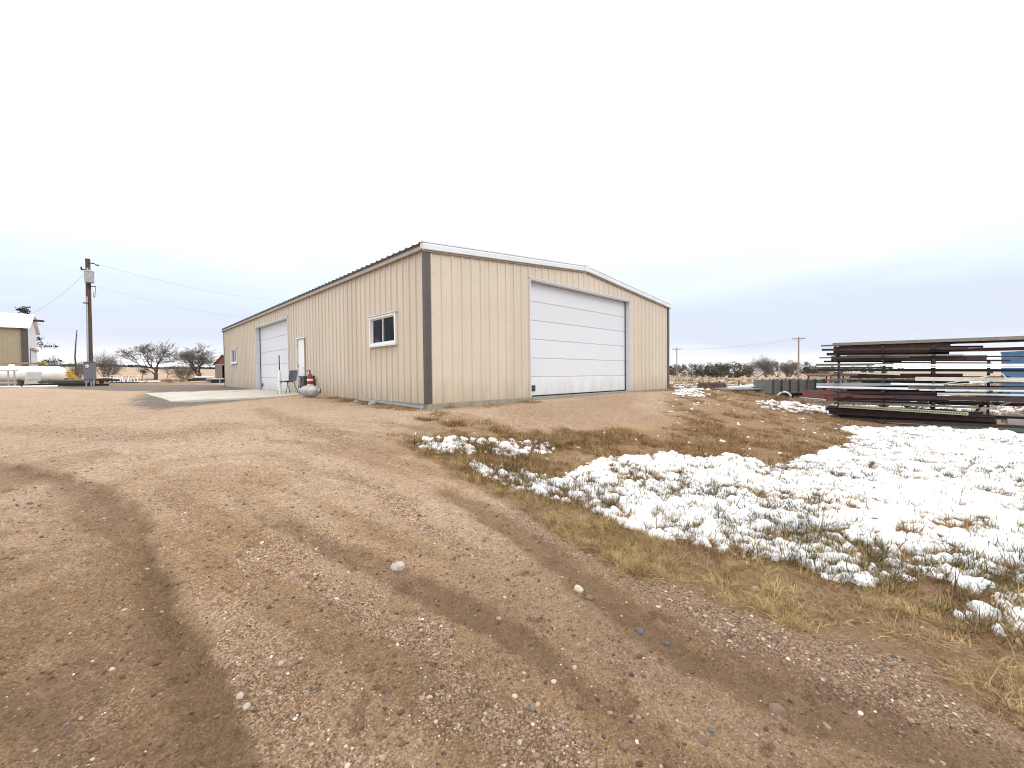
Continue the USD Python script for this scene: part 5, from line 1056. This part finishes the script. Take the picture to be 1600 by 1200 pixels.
BEAMS = [  # left x, y, right x, y (in the enlarged photograph), thickness, metres behind the front plane, depth, section, material, name, label
 (195, 180, 1700, 126, 15, -.05, .14, "board", "weathered_wood", "weathered_beam", "long grey weathered beam, topmost on the steel rack"),
 (108, 190, 700, 172, 9, .12, .08, "tube", "weathered_grey", "box_tube", "thin grey tube whose end sticks out under the topmost beam"),
 (240, 194, 1060, 186, 20, .02, .12, "channel", "rust_dark", "steel_channel", "rust-dark channel just below the topmost beam, ending mid-rack"),
 (700, 178, 1700, 146, 13, .24, .12, "ibeam", "rust_dark", "steel_girder", "dark girder right behind and under the topmost beam"),
 (115, 220, 1190, 207, 11, -.12, .07, "angle", "rust_dark", "angle_iron", "dark angle iron with a hooked left end, second layer of the rack"),
 (200, 236, 930, 226, 16, .04, .12, "channel", "rust_brown", "steel_channel", "brown channel in the second layer, left half"),
 (900, 226, 1700, 208, 16, .0, .12, "ibeam", "maroon_paint", "steel_girder", "maroon girder in the second layer, right half"),
 (150, 252, 900, 244, 14, .14, .1, "tube", "black_steel", "box_tube", "black box tube at the left of the third layer"),
 (300, 262, 1155, 259, 9, -.10, .08, "tube", "weathered_grey", "box_tube", "grey-brown tube lying in front in the third layer"),
 (185, 283, 1325, 279, 24, .06, .16, "channel", "rust_dark", "steel_channel", "deep rust-dark channel, widest of the third layer"),
 (95, 278, 760, 272, 6, -.16, .05, "angle", "dark_steel", "angle_iron", "thin dark angle iron poking out furthest left in the third layer"),
 (1150, 268, 1700, 268, 6, .0, .05, "angle", "black_steel", "angle_iron", "thin black angle iron at the right of the third layer"),
 (70, 330, 640, 325, 13, -.02, .10, "tube", "weathered_grey", "box_tube", "grey tube on the left above the white lengths, fourth layer"),
 (500, 331, 1700, 330, 12, -.12, .10, "tube", "white_steel", "white_tube", "upper of the two long white tubes in the fourth layer"),
 (25, 353, 640, 351, 11, .10, .08, "tube", "weathered_grey", "box_tube", "grey tube that sticks out furthest left of the whole stack"),
 (635, 348, 1700, 346, 9, -.16, .08, "tube", "white_steel", "white_tube", "lower of the two long white tubes in the fourth layer"),
 (85, 368, 1700, 371, 12, .04, .14, "ibeam", "dark_steel", "steel_girder", "long dark girder directly under the white tubes"),
 (270, 386, 690, 400, 9, -.05, .05, "tube", "cream_steel", "box_tube", "short cream tube sloping below the fourth layer"),
 (380, 403, 1150, 404, 13, .22, .1, "tube", "maroon_paint", "box_tube", "maroon tube at the back under the dark girder"),
 (800, 432, 1700, 441, 25, -.14, .14, "channel", "cream_steel", "cream_channel", "broad cream channel in the middle of the rack's right half"),
 (160, 437, 810, 438, 9, .2, .06, "tube", "slate_steel", "box_tube", "slate tube crossing in front of the red vehicle's windows"),
 (75, 474, 810, 474, 15, .02, .10, "tube", "bluegrey_steel", "box_tube", "blue-grey tube lying on the left, fifth layer"),
 (75, 491, 750, 504, 12, -.12, .10, "tube", "white_steel", "white_tube", "white tube on the left just below the blue-grey tube"),
 (620, 469, 1010, 475, 12, -.14, .08, "tube", "white_steel", "white_tube", "short white tube below the cream channel"),
 (750, 494, 1700, 506, 13, .04, .12, "channel", "slate_steel", "steel_channel", "slate channel right of the blue-grey tube, fifth layer"),
 (830, 513, 1700, 522, 10, -.10, .08, "tube", "white_steel", "white_tube", "long white tube directly below the slate channel"),
 (960, 541, 1700, 553, 11, .02, .12, "board", "white_steel", "white_board", "white board with purplish shade near the right end, sixth layer"),
 (100, 547, 640, 566, 13, -.12, .10, "angle", "red_oxide", "red_angle", "bright red steel angle on the left of the sixth layer"),
 (580, 562, 1700, 590, 20, .0, .14, "channel", "maroon_paint", "steel_channel", "maroon channel continuing right of the red angle"),
 (320, 545, 960, 560, 16, .24, .14, "ibeam", "black_steel", "steel_girder", "black girder at the back behind the red angle"),
 (320, 608, 1270, 645, 11, -.06, .10, "tube", "weathered_grey", "box_tube", "grey tube above the olive lengths near the ground"),
 (90, 603, 900, 628, 15, .08, .12, "channel", "olive_tan", "tan_channel", "olive tan channel on the lower left, sticking out to the left"),
 (240, 632, 1190, 690, 17, -.20, .10, "channel", "perforated_tan", "perforated_channel", "pale tan channel with a row of dark slots, low in front"),
 (140, 652, 1300, 690, 18, .04, .14, "ibeam", "black_steel", "steel_girder", "black girder beneath the pale tan slotted channel"),
 (165, 674, 1390, 730, 22, -.04, .16, "ibeam", "rust_dark", "steel_girder", "dark rusty girder second from the ground"),
 (215, 700, 1400, 756, 20, .10, .16, "ibeam", "black_steel", "steel_girder", "black girder lowest at the back of the pile"),
 (200, 205, 1300, 196, 9, .20, .12, "ibeam", "black_steel", "steel_girder", "black girder in the gap between the first and second layers"),
 (250, 248, 1050, 243, 11, .24, .12, "ibeam", "rust_dark", "steel_girder", "rust-dark girder at the back between the second and third layers"),
 (330, 268, 1000, 266, 10, .26, .10, "tube", "black_steel", "box_tube", "black tube at the back of the third layer"),
 (420, 298, 960, 296, 8, .18, .08, "tube", "dark_steel", "box_tube", "dark tube under the widest channel of the third layer"),
 (560, 312, 1360, 316, 7, .12, .08, "tube", "weathered_grey", "box_tube", "thin grey tube resting above the white tubes"),
 (420, 455, 1200, 456, 14, .26, .12, "ibeam", "dark_steel", "steel_girder", "dark girder at the back above the blue-grey tube"),
 (300, 520, 1020, 528, 16, .26, .12, "ibeam", "rust_dark", "steel_girder", "rust-dark girder at the back below the white tubes"),
 (900, 600, 1700, 625, 16, .22, .12, "ibeam", "rust_dark", "steel_girder", "rusty girder at the back under the maroon channel, right half"),
 (600, 585, 1300, 606, 10, .16, .10, "tube", "black_steel", "box_tube", "black tube just above the grey tube near the ground"),
 (190, 662, 1330, 715, 16, .16, .12, "ibeam", "rust_dark", "steel_girder", "rust-dark girder at the back of the low pile"),
 (900, 690, 1700, 730, 18, .24, .14, "ibeam", "black_steel", "steel_girder", "black girder at the back of the low pile, right half"),
 (130, 305, 700, 303, 8, .22, .08, "tube", "rust_dark", "box_tube", "rust-dark tube low in the third layer, left half"),
 (760, 296, 1500, 298, 7, .20, .08, "tube", "rust_brown", "box_tube", "brown tube low in the third layer, right half"),
 (330, 418, 1500, 424, 12, .28, .10, "channel", "dark_steel", "steel_channel", "dark channel at the back behind the short cream tube"),
 (300, 446, 1000, 450, 10, .30, .10, "tube", "black_steel", "box_tube", "black tube at the back below the dark channel"),
 (420, 484, 1650, 496, 11, .30, .12, "ibeam", "black_steel", "steel_girder", "long black girder at the back of the fifth layer"),
 (250, 532, 1500, 545, 13, .16, .10, "channel", "dark_steel", "steel_channel", "dark channel just above the red angle"),
 (200, 578, 1050, 590, 12, .20, .10, "tube", "rust_dark", "box_tube", "rust-dark tube just below the red angle"),
 (240, 594, 1250, 622, 9, .24, .10, "tube", "dark_steel", "box_tube", "dark tube at the back above the olive channel"),
 (160, 640, 1100, 668, 12, .20, .12, "channel", "rust_brown", "steel_channel", "brown channel behind the pale slotted channel"),
 (1250, 560, 1700, 572, 9, .14, .08, "tube", "slate_steel", "box_tube", "slate tube at the far right under the white board"),
 (1300, 455, 1700, 470, 10, .10, .08, "tube", "weathered_grey", "box_tube", "grey tube at the far right below the cream channel"),
 (270, 726, 1700, 792, 13, -.12, .12, "channel", "maroon_paint", "steel_channel", "maroon channel lowest in front, resting near the snow"),
]
for (x0, y0, x1, y1, th, off, dep, sec, mat_, nm, lab) in BEAMS:
    p0_, p1_ = rk(*zoomed(x0, y0), off), rk(*zoomed(x1, y1), off)
    hgt = (1.5 if mat_ in ('rust_dark', 'rust_brown', 'black_steel', 'maroon_paint', 'dark_steel', 'weathered_wood') else 1.2) * th / 4.706 / FPX * ((p0_ - CAM) @ CF + (p1_ - CAM) @ CF) / 2
    m_ = MB().prism(SECT[sec](dep, max(hgt, .03)), p0_, p1_).mesh()
    single(nm, m_, mat_, lab, "board" if sec == "board" else "steel length", group="lengths stacked on the steel rack")
# slots on the tan channel
p0_, p1_ = rk(*zoomed(240, 632), -.255), rk(*zoomed(1190, 690), -.255); mb = MB()
for s_ in np.linspace(.02, .98, 52): mb.obox(p0_ + (p1_ - p0_) * s_, (.022, .008, .03), frame(p1_ - p0_))
slot_path = T("/World/perforated_channel", UsdGeom.Xformable(stage.GetPrimAtPath("/World/perforated_channel")).GetLocalTransformation().ExtractTranslation())
slot_path.loc = A(list(slot_path.loc)); put(slot_path, "slots", mb, "black_rubber", kind="stuff")
p0_ = rk(*zoomed(1470, 742), .25); single("concrete_block", MB().obox(p0_ + rdir * .55 + A([0, 0, -.06]), (1.1, .35, .26), frame(rdir), .015).obox(p0_ + rdir * .55 + A([0, 0, -.20]), (1.0, .3, .03), frame(rdir), .01), "concrete", "pale concrete block on the ground under the right end of the steel stack", "block")
for k, (xa, ya, xb, yb, o_) in enumerate(((1010, 470, 1440, 395, -.28), (1060, 476, 1600, 436, -.30), (1440, 395, 1480, 440, -.28), (1200, 690, 1520, 600, .1), (1300, 640, 1600, 700, .3))):
    pa, pb_ = rk(*zoomed(xa, ya), o_), rk(*zoomed(xb, yb), o_)
    single("thin_rod", MB().tube([pa, pb_], .014, 6), "cream_steel", ("upper thin cream rod slanting over the cream channel", "lower thin cream rod slanting over the cream channel", "short rod joining the ends of the slanting cream rods", "thin rod slanting up beside the rack's right post near the ground", "thin rod slanting down towards the right picture edge near the ground")[k], "rod", 40, "thin rods on the steel rack")
for k, (xa, ya, xb, yb) in enumerate(((1280, 640, 1440, 520), (1240, 690, 1300, 590))):
    pa, pb_ = rk(*zoomed(xa, ya), .5), rk(*zoomed(xb, yb), .5); single("diagonal_strut", MB().bar(pa, pb_, .05, .06), "black_steel", ("long dark diagonal strut behind the rack's right end", "short dark diagonal strut near the ground behind the rack's right end")[k], "strut", group="struts behind the steel rack")
tg = gnd(1560, 674); mb = MB(); n_ = 26
tm = blob((3.4, .5, .16), 77, 3, .35); v = A(tm.vertices) @ frame(rdir).T + tg + A([0, 0, .02]); single("tarp", trimesh.Trimesh(v, tm.faces, process=False), "dark_tarp", "dark green tarp lying on the snow in front of the stack's right end", "tarp", 60)

# ------------------------------------------------------------------ loose stones and plants on the ground
ROCKS = [(622, 885, 22, 15, "rock_pale", "pale whitish stone beside the dark curved rut, largest in the middle of the track"), (904, 917, 17, 11, "rock_cream", "smooth cream pebble, left of a pair right of the middle"), (921, 931, 15, 8, "rock_brown", "flat brownish pebble touching the cream pebble"),
         (1000, 981, 14, 11, "rock_grey", "round blue-grey stone at the foot of the grassy verge"), (1041, 1001, 10, 7, "rock_grey", "smaller dark grey stone right of the blue-grey stone"), (1215, 1112, 26, 17, "rock_brown", "large brown cobble near the bottom right of the track"), (1213, 1003, 13, 9, "rock_brown", "orange-brown stone in the gravel along the verge"),
         (826, 1108, 10, 7, "rock_grey", "dark oval pebble low in the middle of the track"), (1110, 1141, 10, 9, "rock_grey", "dark round pebble left of the brown cobble"), (804, 1090, 9, 9, "rock_cream", "yellowish cream pebble left of the dark oval pebble"), (812, 1160, 9, 12, "rock_pale", "white splinter of stone near the bottom middle"), (974, 1166, 14, 12, "rock_brown", "brown pair-like lump of stone at the bottom, right of the middle"),
         (898, 1042, 8, 10, "rock_pale", "small white chip on the sandy band between two ruts"), (375, 1090, 12, 9, "rock_pale", "white chip lying just right of the muddy rut's edge"), (175, 1044, 8, 7, "rock_cream", "single cream pebble on the wet mud at the left"), (385, 1108, 12, 9, "rock_pale", "grey-white stone in the gravel beside the rut"), (1180, 918, 12, 8, "rock_cream", "pale pebble below the edge of the snow"), (1100, 1157, 16, 10, "rock_brown", "reddish brown stone at the bottom right edge of the track"), (438, 1036, 10, 10, "rock_pale", "angular white stone in the left gravel strip")]
for k, (px, py, w_, h_, mt_, lab) in enumerate(ROCKS):
    g_ = gnd(px, py); d_ = (g_ - CAM) @ CF; s_ = w_ / FPX * d_; m_ = blob((s_, s_ * .85, s_ * min(.8, h_ / w_ * 1.05)), 300 + k, 3, .28); m_.apply_transform(trimesh.transformations.rotation_matrix(k * 1.3, [0, 0, 1])); m_.apply_translation((g_[0], g_[1], GZ(g_[0], g_[1]) + s_ * .06))
    single("stone", m_, mt_, lab, "stone", 60, "stones lying on the dirt track")
def instancer(name, protos, mats, P, Zs, scales, label, cat=None, tilt=.0, seed=1, kind="stuff", yaw=None):
    r_ = np.random.default_rng(seed); pi = UsdGeom.PointInstancer.Define(stage, f"/World/{name}"); tg_ = []
    for k, (pm_, mt_) in enumerate(zip(protos, mats)):
        p_ = f"/World/{name}/{('tuft' if 'grass' in name or 'weed' in name or 'brush' in name else 'pebble')}" + (f"_{k:03d}" if k else ""); usdkit.mesh(stage, p_, pm_, MATS[mt_], 40 if name in ("gravel", "soil_crumbs") else False); tg_.append(Sdf.Path(p_))
    n = len(P); pi.CreatePrototypesRel().SetTargets(tg_); pi.CreateProtoIndicesAttr(Vt.IntArray.FromNumpy(r_.integers(0, len(protos), n).astype(np.int32)))
    pi.CreatePositionsAttr(Vt.Vec3fArray.FromNumpy(np.column_stack([P, Zs]).astype(np.float32)))
    a = r_.uniform(0, 2 * np.pi, n) if yaw is None else yaw; t_ = r_.normal(0, tilt, n); b_ = r_.uniform(0, 2 * np.pi, n)
    # yaw, then a small tilt about a random level axis
    qz = np.column_stack([np.cos(a / 2), 0 * a, 0 * a, np.sin(a / 2)]); qt = np.column_stack([np.cos(t_ / 2), np.sin(t_ / 2) * np.cos(b_), np.sin(t_ / 2) * np.sin(b_), 0 * a])
    w = qt[:, 0] * qz[:, 0] - qt[:, 3] * qz[:, 3]; x = qt[:, 1] * qz[:, 0] + qt[:, 2] * qz[:, 3]; y = qt[:, 2] * qz[:, 0] - qt[:, 1] * qz[:, 3]; z = qt[:, 0] * qz[:, 3]
    pi.CreateOrientationsAttr(Vt.QuathArray([Gf.Quath(float(e), float(f_), float(g_), float(h_)) for e, f_, g_, h_ in zip(w, x, y, z)]))
    sc = np.asarray(scales); sc = np.column_stack([sc] * 3) if sc.ndim == 1 else sc
    pi.CreateScalesAttr(Vt.Vec3fArray.FromNumpy(sc.astype(np.float32))); tag(pi, label, cat, kind=kind)
def tuft(seed, n, ln, spread, lean_, w, nseg=3):
    r_ = np.random.default_rng(seed); mb = MB()
    for _ in range(n):
        a = r_.uniform(0, 6.283); b = A([math.cos(a), math.sin(a), 0]) * spread * math.sqrt(r_.random()); d = A([math.cos(a + r_.normal() * .9), math.sin(a + r_.normal() * .9), 0]); le = abs(r_.normal(lean_, .35)); l_ = ln * r_.uniform(.45, 1.15)
        sd = np.cross(d, [0, 0, 1.0]) * w * r_.uniform(.6, 1.2); pts = []; th = le * .35; p = b - A([0, 0, .01])
        for k in range(nseg + 1):
            ww = 1 - k / nseg; pts += [p - sd * ww, p + sd * ww] if k < nseg else [p]
            th += le * .5 + r_.normal() * .1; p = p + (d * math.sin(th) + A([0, 0, 1.0]) * max(math.cos(th), -.15)) * l_ / nseg
        f = [[2 * k + e for e in t3] for k in range(nseg - 1) for t3 in ((0, 1, 3), (0, 3, 2))] + [[2 * nseg - 2, 2 * nseg - 1, 2 * nseg]]
        mb.add(pts, f)
    return mb.mesh()
def cloud(n, rmin, rmax, half, seed, power=1.0):
    """Random ground points, dense near the camera (power 0 = even on the ground)."""
    r_ = np.random.default_rng(seed); u = r_.random(n)
    r = rmin * (rmax / rmin) ** u if power else np.sqrt(rmin ** 2 + u * (rmax ** 2 - rmin ** 2)); a = YAW + r_.uniform(-half, half, n)
    return np.column_stack([CAM[0] + r * np.sin(a), CAM[1] + r * np.cos(a)])
def outside(P): return ~((P[:, 0] > -.12) & (P[:, 0] < W + .1) & (P[:, 1] > -.1) & (P[:, 1] < L + .1)) & ~((P[:, 0] > -4.4) & (P[:, 0] < 0) & (P[:, 1] > 5.8) & (P[:, 1] < 15.7))
rg = np.random.default_rng(99)
# gravel
P = cloud(320000, 1.2, 16, .98, 1); P = P[outside(P)]; Zs, f = height(P)
den = np.clip(.16 + .84 * f["gravel"] ** 1.5 + .3 * f["grey"], 0, 1) * (1 - .8 * f["turf"]) * (1 - .75 * f["wet"])
k = rg.random(len(P)) < den * np.clip(f["r"] / 5.0, .12, 1) * .9; P, Zs, f = P[k], Zs[k], {a: b[k] for a, b in f.items()}
sz_ = np.exp(rg.normal(math.log(.0036), .52, len(P))) * (1 + .25 * f["gravel"]); sz_ = np.clip(sz_, .0022, .014); big = rg.random(len(P)) < .0025; sz_ = np.where(big, sz_ * 1.9, sz_)
sc = np.column_stack([sz_ * rg.uniform(.8, 1.3, len(P)), sz_, sz_ * rg.uniform(.5, .85, len(P))])
protos = [blob((2, 2, 2), 500 + q_, 2 if q_ < 2 else 1, .4) for q_ in range(6)]
instancer("gravel", protos, ["pebble"] * 6, P, Zs - sz_ * .05, sc, "loose pink, grey and white gravel scattered over the dirt track", None, .3, 2)
# crumbs of soil and grit, darker than the track
P = cloud(90000, 1.2, 15, .98, 11); P = P[outside(P)]; Zs, f = height(P)
k = rg.random(len(P)) < (.16 + .5 * f["wet"] * sst(.4, .6, nz(P, 2.4, 66)) + .3 * sst(.52, .66, nz(P, 1.2, 67))) * (1 - .8 * f["turf"]) * np.clip(f["r"] / 5, .2, 1) * .6; P, Zs = P[k], Zs[k]
sz_ = np.clip(np.exp(rg.normal(math.log(.0042), .5, len(P))), .002, .013); sc = np.column_stack([sz_ * rg.uniform(.8, 1.7, len(P)), sz_, sz_ * rg.uniform(.45, .8, len(P))])
instancer("soil_crumbs", [blob((2, 2, 2), 540 + q_, 1, .55) for q_ in range(4)], ["soil", "soil", "soil_dark", "soil"], P, Zs, sc, "dark crumbs of soil lying on the dirt track", None, .4, 12)
# dry yellow grass of the verge
P = cloud(110000, 1.6, 12, .98, 3); P = P[outside(P)]; Zs, f = height(P)
w_ = sst(.35, .9, f["verge"]) * (.12 + .88 * sst(.38, .58, nz(P, 2.6, 61))) * (f["snow"] < .012)
k = rg.random(len(P)) < w_ * np.clip(f["r"] / 4.0, .35, 1) * 1.0; P, Zs, r = P[k], Zs[k], f["r"][k]
instancer("dry_grass", [tuft(600 + q_, 34, .085, .055, 1.25, .0016) for q_ in range(5)] + [tuft(610, 9, .24, .05, .9, .0018), tuft(611, 22, .11, .05, 1.0, .0016)], ["straw"] * 6 + ["rust_grass"], P, Zs, rg.uniform(.6, 1.35, len(P)), "matted straw-yellow grass along the edge of the dirt track", None, .2, 4)
# rust-brown weeds
P = cloud(190000, 3.0, 26, .98, 5); P = P[outside(P)]; Zs, f = height(P)
w_ = np.maximum(f["brown"] * sst(.36, .60, nz(P, 1.6, 62)), .35 * sst(-.3, .1, f["smain"])) * (f["snow"] < .03)
k = rg.random(len(P)) < w_ * np.clip(f["r"] / 7.0, .25, 1) * .8; P, Zs = P[k], Zs[k]
instancer("brown_weeds", [tuft(620 + q_, 26, .10, .06, .75, .0022) for q_ in range(5)], ["rust_grass", "straw", "rust_grass", "rust_grass", "straw"], P, Zs, rg.uniform(.5, 1.2, len(P)) * np.where(rg.random(len(P)) < .07, 1.8, 1), "rust-brown dead weeds covering the slope between workshop and snow", None, .2, 6)
# green blades standing through the snow
P = cloud(150000, 2.0, 18, .98, 7); P = P[outside(P)]; Zs, f = height(P)
w_ = sst(-.15, .1, f["smain"]) * np.where(f["snow"] < .008, .9, np.where(f["snow"] < .05, .5, .22)) * sst(.25, .55, nz(P, .8, 63))
k = rg.random(len(P)) < w_ * np.clip(f["r"] / 5.0, .25, 1) * .5; P, Zs, sn = P[k], Zs[k], f["snow"][k]
instancer("green_grass", [tuft(640 + q_, 12, .15, .06, .85, .0032) for q_ in range(5)], ["green_grass_blade"] * 4 + ["straw"], P, Zs + np.clip(sn, 0, .02), rg.uniform(.5, 1.15, len(P)), "dark green grass blades standing up through the snow", None, .25, 8)
# tall straw stalks here and there
# sage and dry brush beyond
P = cloud(26000, 16, 190, .98, 9); P = P[outside(P)]; Zs, f = height(P); rightside = (P[:, 0] > 14)
w_ = np.where(rightside, sst(.36, .6, nz(P, .12, 64)) * .9 + .15, sst(45, 70, P[:, 1]) * .6 * (1 - sst(110, 150, P[:, 1]))) * (f["snow"] < .03)
k = rg.random(len(P)) < w_ * .5; P, Zs, r = P[k], Zs[k], f["r"][k]
instancer("sagebrush", [tuft(660 + q_, 46, .34, .16, .7, .012, 2) for q_ in range(5)], ["sage", "dry_far", "rust_grass", "sage", "dry_far"], P, Zs, rg.uniform(.5, 1.3, len(P)) * np.clip(.7 + r / 120, .7, 1.8), "tan and brown brush over the far fields", None, .1, 10)
# far dark wood on the left horizon
r_ = np.random.default_rng(4); n = 2600; xs = r_.uniform(-110, 260, n); ys = 455 + 30 * r_.random(n) + .05 * xs; hs = r_.uniform(.6, 2.6, n) * (.55 + .9 * meshkit.noise(np.column_stack([xs * .08, xs * 0, xs * 0]), 5)); v, fcs = [], []
c = np.column_stack([xs, ys, G(xs, ys) + hs * .5]); a1_ = r_.normal(size=(n, 3)); a1_ *= (1.1 / np.linalg.norm(a1_, axis=1))[:, None]; a2_ = r_.normal(size=(n, 3)); a2_ *= (1.1 / np.linalg.norm(a2_, axis=1))[:, None]
a1_[:, 2] *= .8; a2_[:, 2] *= .8; hs3 = np.clip(hs, .6, 2)[:, None] * .8
v = np.concatenate([c - a1_ * hs3, c + a2_ * hs3, c + a1_ * hs3, c - a2_ * hs3]).reshape(4, n, 3).transpose(1, 0, 2).reshape(-1, 3)
tag(single("far_wood", MB().add(v, np.arange(4 * n).reshape(n, 4)), "leaf_dark", "thin dark line of woods on the far left horizon", None), kind="stuff")
